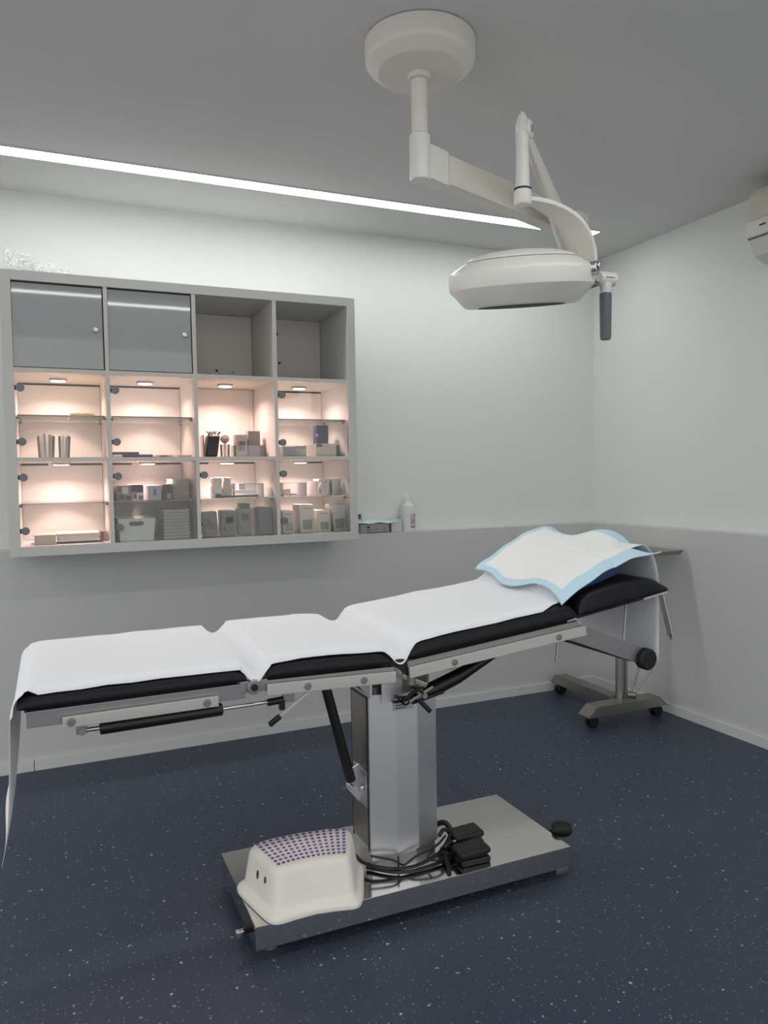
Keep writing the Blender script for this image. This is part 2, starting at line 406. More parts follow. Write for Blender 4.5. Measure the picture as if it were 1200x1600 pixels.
# row 2, column 2
carton('flat_booklet', -2.765, -2.66, F1+.0135, .010, -.32, .14, (45, 46, 82), 'dark blue flat booklet lying on top of the other blue booklet', 'booklet', 'flat blue booklets')
carton('flat_booklet', -2.725, -2.605, F1, .013, -.33, .16, (62, 62, 110), 'lower blue booklet on the cell floor, under the darker one', 'booklet', 'flat blue booklets')
carton('paper_stack', -2.795+.03, -2.728, F1, .012, -.33, .12, (220, 214, 208), 'small white paper stack left of the blue booklets', 'papers')
carton('flat_tray', -2.59, -2.445, F1, .010, -.34, .15, (196, 168, 160), 'thin pinkish flat tray lying right of the blue booklets', 'tray', marks=((.1, .3, .2, .8, (120, 110, 120)), (.45, .6, .2, .8, (235, 230, 228))))
# row 2, column 3
t = thing('tube_bundle', 'black upright bundle in a clear stand in the doorless lit cell', 'bundle', (-2.335, -.2, F1))
bm = nb(); box(bm, (-2.368, -.25, F1+.003), (-2.315, -.17, F1+.1), .008, segs=3)
for v in bm.verts: v.co.x += (v.co.z-F1)*.15
obj('bundle', bm, BLACKP, t)
rs = random.Random(3)
for k in range(9):
    bm = nb(); a = Vector((-2.35+k*.006, -.21+rs.uniform(-.02, .02), F1+.098)); tube(bm, [a, a+Vector((rs.uniform(-.012, .02), 0, .012)), a+Vector((rs.uniform(-.02, .02), 0, .02))], .0032, 6); obj('tube_end', bm, colm(rs.choice([(30, 30, 34), (120, 112, 110), (60, 56, 58)])), t)
bm = nb(); box(bm, (-2.375, -.26, F1), (-2.305, -.16, F1+.003)); box(bm, (-2.378, -.26, F1), (-2.375, -.16, F1+.1)); obj('clear_stand', bm, ACRYL, t, smooth=0)
t = thing('round_brush', 'round-topped grey item in a clear jar, right of the black bundle', 'jar', (-2.266, -.18, F1))
bm = nb(); lathe(bm, [(.02, 0), (.022, .06), (.021, .062), (.018, .003)], (-2.266, -.18, F1), n=20); obj('jar', bm, ACRYL, t)
bm = nb(); lathe(bm, [(.001, -.008), (.018, -.006), (.021, 0), (.018, .006), (.001, .008)], (-2.266, -.18, F1+.088), (0, 1, 0), 20); obj('head', bm, colm((150, 138, 134)), t)
bm = nb(); cyl(bm, (-2.266, -.18, F1+.004), (-2.266, -.18, F1+.072), .004, 8); obj('handle', bm, colm((180, 168, 164)), t)
acrylic_box(-2.235, -2.105, F1, .055, -.27, .12, 'clear acrylic holder with grey cartons in the doorless lit cell')
carton('grey_carton', -2.228, -2.175, F1+.004, .1, -.24, .05, (165, 158, 156), 'printed pale grey carton standing in the acrylic holder of the doorless cell', 'box', 'cartons in the acrylic holder', marks=((.25, .8, .25, .7, (110, 108, 116)), (.3, .55, .3, .5, (170, 90, 90))))
carton('grey_carton', -2.168, -2.112, F1+.004, .118, -.23, .05, (138, 131, 129), 'plain darker grey carton, right one in the acrylic holder of the doorless cell', 'box', 'cartons in the acrylic holder')
# row 2, column 4
carton('navy_carton', -1.845, -1.785, F1+.061, .09, -.25, .05, (38, 36, 72), 'dark navy carton standing on top of the grey box, far right cell', 'box', marks=((.02, .12, .4, .55, (200, 200, 210)),))
carton('storage_box', -2.02, -1.925, F1, .05, -.34, .16, (166, 164, 158), 'low grey box left in the far right cell', 'box', 'grey boxes in the far right cell', marks=((0, 1, .78, .84, (120, 118, 114)),))
carton('storage_box', -1.875, -1.775, F1, .06, -.33, .22, (178, 176, 170), 'grey lidded box under the navy carton in the far right cell', 'box', 'grey boxes in the far right cell', marks=((.03, .3, .75, .98, (70, 70, 90)), (0, 1, .95, 1, (225, 222, 218))))
carton('dark_pouch', -1.765, -1.747, F1, .052, -.32, .12, (45, 42, 48), 'thin black pouch leaning beside the grey lidded box', 'pouch', tilt=-.2)
crumple('crumpled_bag', -2.04, -1.985, F1, .045, -.37, .025, (150, 150, 148), 'small crumpled grey bag at the left hinge of the far right cell', 'bag', amp=.002)
# row 3, column 1
carton('cardboard_box', -3.075, -2.995, F0, .04, -.34, .16, (182, 172, 162), 'low beige box on the floor of the bottom left cell', 'box')
t = thing('leaflet_stack', 'stack of white leaflets over a dark folder, bottom left cell', 'papers', (-2.91, -.25, F0))
bm = nb(); box(bm, (-2.985, -.32, F0), (-2.83, -.16, F0+.008), .001); obj('folder', bm, colm((48, 36, 36)), t)
rs = random.Random(5)
for k in range(6):
    bm = nb(); M = Matrix.Translation((-2.91+rs.uniform(-.004, .004), -.24, F0+.0085+k*.0055)) @ Matrix.Rotation(rs.uniform(-.06, .06), 4, 'Z'); box(bm, (-.08, -.08, 0), (.08, .08, .0045), .001, M); obj('leaflet', bm, colm(rs.choice([(232, 212, 208), (225, 198, 196), (236, 226, 222)])), t)
carton('small_box', -2.822, -2.795, F0, .042, -.27, .08, (160, 128, 112), 'small brown box in the right corner of the bottom left cell', 'box', marks=((.1, .5, .1, .9, (110, 84, 76)),))
# row 3, column 2
carton('picture_box', -2.755, -2.7, G0, .063, -.345, .3, (150, 130, 128), 'mottled brown and white picture box, leftmost on the glass shelf', 'box', 'picture boxes on the glass shelf', marks=((.1, .5, .1, .4, (95, 70, 72)), (.35, .8, .45, .9, (210, 200, 200)), (.05, .35, .6, .95, (105, 84, 84)), (.6, .95, .08, .3, (60, 50, 52))))
carton('picture_box', -2.697, -2.65, G0, .067, -.345, .3, (205, 196, 200), 'picture box with black top and pale lower half on the shelf', 'box', 'picture boxes on the glass shelf', marks=((.02, .98, .5, .98, (38, 32, 34)), (.6, .95, .05, .3, (110, 90, 110)), (.1, .4, .1, .45, (120, 88, 84))))
carton('picture_box', -2.63, -2.577, G0, .062, -.345, .3, (168, 168, 170), 'light grey box with a blue emblem on the glass shelf', 'box', 'picture boxes on the glass shelf', marks=((.38, .62, .3, .75, (92, 104, 150)),))
carton('picture_box', -2.57, -2.53, G0, .065, -.345, .3, (58, 48, 50), 'narrow dark brown picture box beside the stacked trays', 'box', 'picture boxes on the glass shelf', marks=((.4, .8, .05, .4, (150, 128, 124)),))
def tray(label, org, group, first=True):
    bm = nb(); x, y, z = org; a, b = .036, .1
    def P(s, zz): return [(x-a*s, y-b*s, zz), (x+a*s, y-b*s, zz), (x+a*s, y+b*s, zz), (x-a*s, y+b*s, zz)]
    R = [[bm.verts.new(Vector(q)) for q in P(s, zz)] for s, zz in ((.9, z), (1, z+.008), (1.06, z+.0085), (1.06, z+.0095), (.97, z+.0095), (.87, z+.0015))]
    for A, B in zip(R, R[1:]): bridge(bm, A, B)
    bm.faces.new(R[0][::-1]); bm.faces.new(R[-1])
    return solo('instrument_tray', bm, colm((214, 206, 198)), label, 'tray', group, smooth=0)
tr = tray('white instrument tray nested in the small stack on the glass shelf', (-2.488, -.2, G0), 'small nested tray stack on the glass shelf')
for k in range(1, 9): dup(tr, Vector(tr.location)+Vector(((k % 3-1)*.001, 0, k*.0098)))
def tray2(org):
    bm = nb(); x, y, z = org; a, b = .056, .11
    def P(s, zz): return [(x-a*s, y-b*s, zz), (x+a*s, y-b*s, zz), (x+a*s, y+b*s, zz), (x-a*s, y+b*s, zz)]
    R = [[bm.verts.new(Vector(q)) for q in P(s, zz)] for s, zz in ((.92, z), (1, z+.012), (1.04, z+.0125), (1.04, z+.0135), (.98, z+.0135), (.9, z+.0015))]
    for A, B in zip(R, R[1:]): bridge(bm, A, B)
    bm.faces.new(R[0][::-1]); bm.faces.new(R[-1])
    return solo('instrument_tray', bm, colm((200, 196, 184)), 'wide white tray nested in the tall stack beside the white basket', 'tray', 'tall nested tray stack on the cell floor', smooth=0)
tr = tray2((-2.516, -.23, F0))
for k in range(1, 9): dup(tr, Vector(tr.location)+Vector(((k % 2)*.0015, 0, k*.0142)))
t = thing('plastic_basket', 'white plastic basket with an oval grip hole in the bottom row', 'basket', (-2.68, -.25, F0))
bm = nb(); xa, xb, ya, yb, h = -2.757, -2.607, -.365, -.12, .095
def bs(s, zz, i=0): return [(xa+s+i, ya+s+i, zz), (xb-s-i, ya+s+i, zz), (xb-s-i, yb-s-i, zz), (xa+s+i, yb-s-i, zz)]
R = [[bm.verts.new(Vector(q)) for q in bs(s, zz, i)] for s, zz, i in ((.008, F0, 0), (0, F0+h, 0), (0, F0+h, .003), (.008, F0+.003, .003))]
for A, B in zip(R, R[1:]): bridge(bm, A, B)
bm.faces.new(R[0][::-1]); bm.faces.new(R[-1]); obj('tub', bm, colm((216, 215, 212)), t, smooth=0)
bm = nb(); bmx = (xa+xb)/2
pl = []
for i in range(24):
    a = 2*PI*i/24; sx = .02 if math.cos(a) > 0 else -.02
    pl.append((bmx-.002+sx+math.cos(a)*.009, ya-.0008, F0+.074+math.sin(a)*.009))
prism(bm, pl, (0, .003, 0)); g_ = obj('grip_hole', bm, colm((88, 84, 84)), t, smooth=0)
# row 3, column 3
crumple('wipes_packet', -2.345, -2.305, G0, .088, -.29, .06, (232, 226, 222), 'crumpled white packet, left one on the third glass shelf', 'packet', 'packets on the third glass shelf')
crumple('wipes_packet', -2.298, -2.262, G0, .09, -.28, .05, (205, 190, 184), 'upright pale printed packet beside the crumpled white one', 'packet', 'packets on the third glass shelf', amp=.002)
t = thing('forceps', 'long dark steel forceps lying on the third glass shelf', 'tool', (-2.24, -.32, G0))
bm = nb(); bar(bm, (-2.335, -.32, G0+.006), (-2.15, -.32, G0+.007), .01, .008, .002); obj('shaft', bm, colm((70, 64, 60)), t)
bm = nb(); box(bm, (-2.342, -.328, G0+.002), (-2.318, -.312, G0+.018), .004); obj('grip', bm, DARK, t)
acrylic_box(-2.255, -2.12, G0, .062, -.3, .12, 'clear acrylic holder with a small white box on the third glass shelf')
carton('small_white_box', -2.225, -2.195, G0+.035, .028, -.26, .05, (150, 148, 156), 'small bluish grey box upright in the clear holder', 'box')
carton('white_strip_box', -2.245, -2.16, G0+.02, .014, -.29, .06, (232, 230, 226), 'flat white strip box lying across the clear holder', 'box')
for (a, b, h, yf, c, ti, lid, lab, mk) in (
    (-2.398, -2.335, .11, -.34, (128, 124, 124), -.07, None, 'leaning grey pouch behind the hinge, left end of the bottom row', ((.2, .5, .5, .8, (150, 100, 100)), (.4, .8, .3, .55, (100, 106, 110)))),
    (-2.322, -2.255, .115, -.33, (124, 127, 126), 0, None, 'grey device bag with a red corner mark, second from the left', ((.15, .85, .1, .9, (118, 122, 122)), (.1, .25, .22, .34, (160, 70, 90)), (.3, .8, .5, .75, (98, 104, 104)))),
    (-2.245, -2.183, .12, -.32, (130, 132, 130), .03, (98, 98, 92), 'grey device bag with dark cap sticking out, third in the row', ((.1, .25, .22, .34, (165, 75, 95)), (.2, .75, .55, .8, (92, 96, 96))))):
    carton('device_bag', a, b, F0, h, yf, .08, c, lab, 'bag', 'grey device bags in the bottom row', tilt=ti, lid=lid, marks=mk, bev=.008)
carton('grey_case', -2.158, -2.09, F0, .122, -.34, .16, (108, 112, 114), 'upright dark grey rounded case in the bottom row', 'case', bev=.012)
# row 3, column 4
acrylic_box(-2.03, -1.915, G0, .062, -.3, .14, 'clear acrylic box with pinkish packets at left on the fourth glass shelf')
acrylic_box(-1.865, -1.80, G0, .066, -.3, .14, 'clear acrylic box holding a red vial on the fourth glass shelf')
acrylic_box(-1.79, -1.745, G0, .075, -.3, .14, 'tall clear acrylic box at the right end of the fourth glass shelf')
carton('pink_packet', -2.02, -1.98, G0+.004, .03, -.26, .06, (215, 178, 176), 'pale pink packet in the left acrylic box', 'packet')
carton('red_packet', -1.985, -1.955, G0+.004, .007, -.28, .05, (128, 66, 74), 'flat dark red packet lying in the left acrylic box', 'packet')
t = thing('red_vial', 'small red vial in the clear acrylic box', 'vial', (-1.835, -.26, G0+.004))
bm = nb(); lathe(bm, [(.008, 0), (.0085, .002), (.0085, .026), (.004, .032), (.004, .038)], (-1.835, -.26, G0+.004), n=16); obj('bottle', bm, colm((190, 92, 82)), t)
bm = nb(); cyl(bm, (-1.835, -.26, G0+.042), (-1.835, -.26, G0+.050), .0055, 12); obj('cap', bm, colm((225, 215, 210)), t)
carton('flat_white_box', -1.845, -1.805, G0+.0665, .010, -.27, .08, (215, 200, 192), 'small flat pale box on top of the red vial holder', 'box')
for (a, b, h, c, mk, lab) in (
    (-2.042, -1.985, .105, (200, 194, 184), (112, 116, 84), 'cream dispenser partly hidden by the hinge, leftmost of four'),
    (-1.962, -1.89, .13, (206, 202, 192), (58, 66, 42), 'tallest cream dispenser with a dark green screen'),
    (-1.875, -1.81, .102, (212, 206, 196), (78, 84, 84), 'shorter cream dispenser with a thin blue-grey band'),
    (-1.80, -1.735, .126, (196, 190, 182), (84, 88, 84), 'cream dispenser with grey screen, rightmost of four')):
    t = thing('dispenser', lab, 'dispenser', ((a+b)/2, -.3, F0), 'cream dispensers in the bottom right cell'); w_ = b-a
    M = Matrix.Translation(((a+b)/2, -.29, F0))
    bm = nb(); box(bm, (-w_/2, -.05, 0), (w_/2, .06, h), .006, M)
    for v in bm.verts:
        if v.co.z > F0+h*.5: v.co.y += .012
    obj('body', bm, colm(c), t)
    bm = nb(); box(bm, (-w_*.28, -.0515+.012, h*.66), (w_*.28, -.045+.012, h*.86), .001, M); obj('screen', bm, colm(mk), t)
    bm = nb(); box(bm, (-w_*.3, -.0512, h*.12), (w_*.3, -.045, h*.46), .001, M); obj('front_panel', bm, colm((150, 154, 150)), t)

# tangled wire on top of the cabinet
bm = nb(); rs = random.Random(11)
for k in range(150):
    u = rs.random()
    xc = -3.13 + .22*u**1.1; hm = .105*(1-u)**.9+.012; zc = CZ1 + .008 + rs.random()*hm*.75; yc = rs.uniform(-.36, -.12)
    r = rs.uniform(.010, .026); nrm = Vector((rs.gauss(0, 1), rs.gauss(0, 1), rs.gauss(0, 1))).normalized(); x, y, z = frame(nrm)
    a0 = rs.uniform(0, 6); pts = []
    for i in range(15):
        a = a0 + i*.5; q = Vector((xc, yc, zc)) + x*r*math.cos(a) + y*r*math.sin(a)*.8 + z*(i-7)*rs.uniform(.0004, .0016)
        q.z = max(q.z, CZ1+.002); q.x = max(q.x, CX0+.003); q.y = min(max(q.y, -.39), -.01); pts.append(q)
    tube(bm, pts, .0019, 5)
solo('wire_tangle', bm, mat('white_wire', (232, 236, 234), .5), 'tangled heap of curly white wire on top of the cabinet at its left end', 'wire')

# ---------------------------------------------------------------- things on the ledge
t = thing('glove_box', 'flat pinkish grey printed box on the wall ledge beside the cabinet', 'box', (-1.47, -.045, LZ))
bm = nb(); box(bm, (-1.56, -LD+.002, LZ), (-1.40, -.004, LZ+.05), .002); obj('carton', bm, colm((176, 166, 166)), t)
for a, b, c, d, cc in ((.03, .17, .55, .72, (40, 40, 44)), (.03, .17, .34, .42, (90, 84, 88)), (.25, .6, .36, .44, (140, 128, 130)), (.0, 1, .02, .16, (120, 120, 142)), (.75, .95, .3, .6, (150, 150, 140))):
    bm = nb(); box(bm, (-1.53+a*.12, -LD+.0012, LZ+c*.05), (-1.53+b*.12, -LD+.003, LZ+d*.05)); obj('printed_label', bm, colm(cc), t, smooth=0)
t = thing('mask_packet', 'pale mint packet lying on the glove box, with a dark green label', 'packet', (-1.47, -.05, LZ+.05))
bm = nb()
def mp_(u, v):
    x = -1.585+u*.225; y = -LD-.012+v*.095
    return Vector((x, y, LZ+.053+.012*math.sin(PI*v)*(.4+.6*math.sin(PI*min(1, u*1.1)))+.003*math.sin(u*14+v*5) - (.0 if u < .8 else 0)))
grid(bm, 26, 8, mp_); obj('pouch', bm, colm((205, 226, 222)), t, solid=.003)
bm = nb(); box(bm, (-1.575, -.05, LZ+.066), (-1.53, -.03, LZ+.105), .004); obj('standing_card', bm, colm((190, 212, 198)), t)
bm = nb(); box(bm, (-1.566, -.0512, LZ+.074), (-1.543, -.0495, LZ+.099), .001); obj('green_label', bm, colm((62, 86, 48)), t)
t = thing('dispensing_bottle', 'translucent white bottle with a small label standing on the wall ledge', 'bottle', (-1.272, -.044, LZ))
bm = nb(); lathe(bm, [(.036, 0), (.039, .004), (.039, .12), (.034, .138), (.016, .15), (.014, .158)], (-1.272, -.0435, LZ), n=28); obj('body', bm, colm((222, 228, 224), .3), t)
bm = nb(); lathe(bm, [(.018, .150), (.018, .163), (.008, .166), (.007, .176), (.014, .178), (.014, .186), (.004, .188)], (-1.272, -.0435, LZ), n=20); obj('cap', bm, colm((235, 240, 237), .35), t)
bm = nb()
def lb(u, v): a = math.radians(-95+u*65); return Vector((-1.272+.0396*math.cos(a), -.0435+.0396*math.sin(a), LZ+.018+v*.075))
grid(bm, 8, 2, lb); lo_ = obj('label', bm, colm((196, 192, 198)), t)
for (u0, u1, v0, v1, cc) in ((.1, .9, .0, .12, (120, 130, 165)), (.1, .7, .3, .6, (190, 150, 150)), (.45, .9, .82, .95, (110, 130, 175))):
    bm = nb(); grid(bm, 6, 2, lambda u, v: (lambda a: Vector((-1.272+.04*math.cos(a), -.0435+.04*math.sin(a), LZ+.018+(v0+(v1-v0)*v)*.075)))(math.radians(-95+(u0+(u1-u0)*u)*65))); obj('printing', bm, colm(cc), lo_)
bm = nb(); box(bm, (-1.385, -LD+.004, LZ), (-1.325, -.01, LZ+.066), .004); solo('white_carton', bm, colm((206, 212, 208)), 'plain white carton on the ledge between the glove box and the bottle', 'box')

# ---------------------------------------------------------------- air conditioner
t = thing('air_conditioner', 'beige split air conditioner high on the right wall at the picture edge', 'air conditioner', (-.1, -1.65, 2.17))
Y0, Y1 = -1.254, -2.05
def acp(prof, y0, y1): return [(x, y0, z) for x, z in prof], (0, y1-y0, 0)
bm = nb(); poly, v_ = acp([(-.001, 2.47), (-.175, 2.465), (-.185, 2.44), (-.185, 2.335), (-.001, 2.335)], Y0, Y1); prism(bm, poly, v_, .004); obj('upper_housing', bm, ACTOP, t)
bm = nb(); poly, v_ = acp([(-.001, 2.334), (-.198, 2.334), (-.203, 2.325), (-.203, 2.262), (-.001, 2.262)], Y0, Y1); prism(bm, poly, v_, .003); obj('front_panel', bm, ACW, t)
bm = nb(); poly, v_ = acp([(-.001, 2.258), (-.19, 2.258), (-.150, 2.19), (-.09, 2.165), (-.001, 2.165)], Y0, Y1); prism(bm, poly, v_, .004); obj('lower_housing', bm, ACW, t)
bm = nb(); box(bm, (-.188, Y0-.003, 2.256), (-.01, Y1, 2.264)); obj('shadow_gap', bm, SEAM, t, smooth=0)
bm = nb(); bar(bm, (-.1835, -1.36, 2.244), (-.1525, -1.36, 2.192), .003, .003, 0); bar(bm, (-.1835, -2.02, 2.244), (-.1525, -2.02, 2.192), .003, .003, 0); obj('flap_edge', bm, SEAM, t, smooth=0)
bm = nb()
for k in range(4): box(bm, (-.2045, -1.327-k*.008, 2.297), (-.2025, -1.333-k*.008, 2.304))
obj('badge', bm, DARK, t, smooth=0)

# ---------------------------------------------------------------- surgical lamp
LC = Vector((-1.985, -1.655, 0))
t = thing('surgical_lamp', 'white ceiling-mounted operating lamp on jointed arms with a round head', 'lamp', (LC.x, LC.y, H))
bm = nb(); lathe(bm, [(.160, H-.0025), (.160, H-.048), (.158, H-.058), (.152, H-.066), (.126, H-.086), (.120, H-.088)], (LC.x, LC.y-.008, 0), n=64); obj('ceiling_canopy', bm, LAMPB, t)
bm = nb(); cyl(bm, (LC.x, LC.y-.008, H-.003), (LC.x, LC.y-.008, H-.0005), .1575, 64); obj('canopy_gap', bm, SEAM, t)
bm = nb(); lathe(bm, [(.034, H-.087), (.034, H-.100), (.028, H-.104)], (LC.x, LC.y, 0), n=32); obj('collar', bm, LAMPW, t)
bm = nb(); cyl(bm, (LC.x, LC.y, 2.2), (LC.x, LC.y, H-.1), .0235, 32); obj('drop_tube', bm, LAMPB, t)
bm = nb(); lathe(bm, [(.028, 2.122), (.031, 2.127), (.031, 2.25), (.026, 2.254)], (LC.x, LC.y, 0), n=32); obj('swivel_sleeve', bm, LAMPW, t)
BE = Vector((-1.18, -1.342, 0)); bd = (BE-LC).normalized(); bs_ = Vector((-bd.y, bd.x, 0))
bm = nb()
def sect(d, hw, z0, z1): c = LC+bd*d; return [bm.verts.new(c-bs_*hw+Vector((0, 0, z0))), bm.verts.new(c+bs_*hw+Vector((0, 0, z0))), bm.verts.new(c+bs_*hw+Vector((0, 0, z1))), bm.verts.new(c-bs_*hw+Vector((0, 0, z1)))]
R = [sect(.0, .022, 2.128, 2.225), sect(.03, .027, 2.128, 2.225), sect(.095, .030, 2.124, 2.222), sect(.099, .027, 2.13, 2.219)]
for A, B in zip(R, R[1:]): bridge(bm, A, B)
bm.faces.new(R[0][::-1]); bm.faces.new(R[-1]); obj('beam_socket', bm, LAMPW, t, smooth=20)
bm = nb(); L_ = (BE-LC).length
bar(bm, LC+bd*.10+Vector((0, 0, 2.174)), LC+bd*(L_)+Vector((0, 0, 2.174)), .056, .088, .006); obj('support_beam', bm, LAMPB, t)
bm = nb(); box(bm, (-.036, -.034, 2.105), (.036, .034, 2.221), .006, Matrix.Translation(BE) @ Matrix.Rotation(math.atan2(bd.y, bd.x), 4, 'Z')); obj('beam_end_block', bm, LAMPB, t)
bm = nb(); lathe(bm, [(.036, 1.985), (.04, 1.99), (.04, 2.10), (.034, 2.104)], BE, n=28); obj('arm_pivot', bm, LAMPB, t)
K = Vector((-1.705, -1.78, 2.262)); SA = BE + Vector((0, 0, 2.035))
bm = nb(); tp = [(0, .052), (.12, .052), (.5, .04), (.8, .026), (1, .016)]
d_ = K-SA; x_, y_, z_ = frame(d_)
R = []
for s, r in tp:
    c = SA+d_*s; n_ = 20
    R.append([bm.verts.new(c + x_*(r*.62*math.cos(2*PI*i/n_)) + y_*(r*math.sin(2*PI*i/n_))) for i in range(n_)])
for A, B in zip(R, R[1:]): bridge(bm, A, B)
bm.faces.new(R[0][::-1]); bm.faces.new(R[-1]); obj('spring_arm', bm, LAMPB, t)
# knuckle, drop link
bm = nb(); ax = z_.cross(Vector((0, 0, 1))).normalized()
cyl(bm, K-ax*.022, K+ax*.022, .026, 28, bev=.004)
bm2 = None; obj('knuckle', bm, LAMPW, t)
KX, KY = K.x, K.y
bm = nb(); cyl(bm, K+ax*.023, K+ax*.0255, .012, 16); obj('pivot_screw', bm, BLACKP, t)
bm = nb(); cyl(bm, K-ax*.023, K-ax*.026, .010, 16); obj('pivot_screw', bm, CHROME, t)
bm = nb(); lathe(bm, [(.004, 2.312), (.013, 2.300), (.020, 2.275), (.021, 2.24), (.0185, 2.215), (.020, 2.14), (.0215, 2.095), (.024, 2.092)], (KX-.008, KY, 0), n=28); obj('drop_link', bm, LAMPW, t)
bm = nb(); cyl(bm, (KX-.008, KY, 2.087), (KX-.008, KY, 2.092), .0255, 28); obj('joint_ring', bm, BLACKP, t)
bm = nb(); lathe(bm, [(.022, 2.045), (.026, 2.05), (.026, 2.084), (.024, 2.087)], (KX-.008, KY, 0), n=28); obj('yoke_hub', bm, LAMPW, t)
# yoke arc in the plane through the hub
HC = Vector((-1.722, -1.78, 1.822)); HR = .211
ya_ = Vector((KX-.005, KY, 2.062)); yb_ = Vector((-1.463, -1.78, 1.856))
bm = nb(); prof = []
for i in range(25):
    a = PI/2*i/24; px = ya_.x + (yb_.x-ya_.x)*math.sin(a)**.93; pz = yb_.z + (ya_.z-yb_.z)*math.cos(a)**.9 if a < PI/2 else yb_.z
    prof.append(Vector((px, -1.78, pz)))
R = []
for i, p in enumerate(prof):
    d = (prof[min(i+1, 24)]-prof[max(i-1, 0)]).normalized(); n_ = Vector((-d.z, 0, d.x)); hw = .014+.032*math.sin(PI*i/24)
    R.append([bm.verts.new(p + n_*(.006*sx) + Vector((0, hw*sy, 0))) for sx, sy in ((-1, -1), (1, -1), (1, 1), (-1, 1))])
for A, B in zip(R, R[1:]): bridge(bm, A, B)
bm.faces.new(R[0][::-1]); bm.faces.new(R[-1]); bmesh.ops.bevel(bm, geom=[e for e in bm.edges if abs((e.verts[0].co-e.verts[1].co).normalized().y) < .2 and e.calc_length() > .004], offset=.0015, segments=2, affect='EDGES')
obj('curved_yoke', bm, LAMPW, t, smooth=50)
# head (tilted so the underside looks a little toward the cabinet wall)
vd = Vector((.5607, .8280, 0))
axis = (Vector((0, 0, 1)) - vd*math.tan(math.radians(10)) + Vector((vd.y, -vd.x, 0))*-.012).normalized()
def hl(bm, prof, n=72): lathe(bm, [(r*HR, h*HR) for r, h in prof], HC, axis, n)
bm = nb(); hl(bm, [(.62, -.325), (.76, -.325), (.80, -.305), (.975, -.11), (.995, -.085), (1, -.05), (1, .10), (.99, .135), (.96, .165), (.80, .262), (.78, .27)]); hd = obj('lamp_head', bm, LAMPW, t, smooth=30)
bm = nb(); hl(bm, [(.755, .262), (.775, .268), (.775, .276), (.755, .278)]); obj('lid_seam', bm, SEAM, hd)
bm = nb(); hl(bm, [(.74, .275), (.768, .28), (.765, .295), (.70, .335), (.50, .385), (.30, .41), (.01, .42)]); obj('top_lid', bm, LAMPW, hd, smooth=30)
bm = nb(); hl(bm, [(.01, -.330), (.60, -.330), (.61, -.324)]); obj('lens', bm, LENS, hd)
# side joint, handle
bm = nb(); J = Vector((-1.478, -1.80, 1.846))
nd = Vector((.595, -.80, .05)).normalized(); q0 = HC+Vector((.118, -.158, .008)); cyl(bm, q0, q0+nd*.028, .019, 24, bev=.002); cyl(bm, q0+nd*.028+Vector((0, 0, .004)), q0+nd*.036+Vector((0, 0, .004)), .012, 20, bev=.002); obj('clamp_screw', bm, CHROME, t)
bm = nb(); box(bm, J+Vector((-.02, -.02, -.022)), J+Vector((.018, .04, .022)), .005); obj('head_joint', bm, HINGE, t)
bm = nb(); cyl(bm, J+Vector((.003, -.028, .001)), J+Vector((.003, -.018, .001)), .015, 20); obj('clamp_screw', bm, CHROME, t)
bm = nb(); cyl(bm, J+Vector((.018, 0, .006)), J+Vector((.086, 0, .006)), .0215, 28, bev=.004); obj('handle_joint', bm, LAMPW, t)
bm = nb()
for k in range(5): box(bm, J+Vector((.038+k*.0065, -.0222, .004)), J+Vector((.0425+k*.0065, -.0205, .008)))
obj('lettering', bm, HINGE, t, smooth=0)
bm = nb(); lathe(bm, [(.02, 0), (.017, -.02), (.014, -.032)], J+Vector((.052, 0, -.008)), n=20); obj('handle_neck', bm, LAMPW, t)
bm = nb(); lathe(bm, [(.0175, 0), (.0185, -.006), (.0178, -.06), (.0168, -.135), (.014, -.141)], J+Vector((.052, 0, -.038)), n=28); obj('grip', bm, GRIP, t)

# ---------------------------------------------------------------- operating table
T = thing('operating_table', 'long black-cushioned operating table on a steel column and flat base plate', 'operating table', (-2.07, -1.59, 0))
X0, X1, Y0t, Y1t = -2.565, -1.568, -1.803, -1.375
bm = nb(); box(bm, (X0, Y0t, .036), (X1, Y1t, .10), .0025); obj('base_plate', bm, PLATE, T)
for x, y in ((X0+.07, Y0t+.085), (X1-.09, Y0t+.085), (X1-.07, Y1t-.045), (X0+.07, Y1t-.045)):
    bm = nb(); lathe(bm, [(.028, 0), (.032, .004), (.032, .016), (.012, .02), (.012, .037)], (x, y, 0), n=20); obj('levelling_foot', bm, CHROME, T)
bm = nb(); box(bm, (-1.62, -1.80, .016), (-1.572, -1.75, .036), .004); obj('caster_bracket', bm, CHROME, T)
bm = nb(); cyl(bm, (X0+.045, Y0t+.024, .024), (X0+.045, Y0t+.024, .037), .02, 20, bev=.003); obj('caster_bracket', bm, CHROME, T)
# column
CXa, CXb, CYa, CYb = -2.182, -1.962, -1.690, -1.500
def octo(i, z): # chamfered plan
    a, b, c, d = CXa+i, CXb-i, CYa+i, CYb-i; k = .075; m_ = .024
    return [(a, c+m_, z), (a+k, c, z), (b-k, c, z), (b, c+m_, z), (b, d-m_, z), (b-k, d, z), (a+k, d, z), (a, d-m_, z)]
bm = nb(); prism(bm, octo(.006, .10), (0, 0, .06)); obj('column_foot', bm, STEEL, T, smooth=0)
bm = nb(); prism(bm, octo(0, .145), (0, 0, .475), .0015); obj('column_shell', bm, STEEL, T, smooth=0)
bm = nb(); box(bm, (CXa-.0022, CYa+.040, .16), (CXa+.001, CYb-.03, .605)); sp_ = obj('side_panel', bm, STEELD, T, smooth=0)
bm = nb()
for y in (CYa+.036, CYb-.030): box(bm, (CXa-.0026, y, .15), (CXa+.001, y+.003, .61))
box(bm, (CXa-.0026, CYa+.036, .606), (CXa+.001, CYb-.027, .612)); obj('panel_seam', bm, BLACKP, sp_, smooth=0)
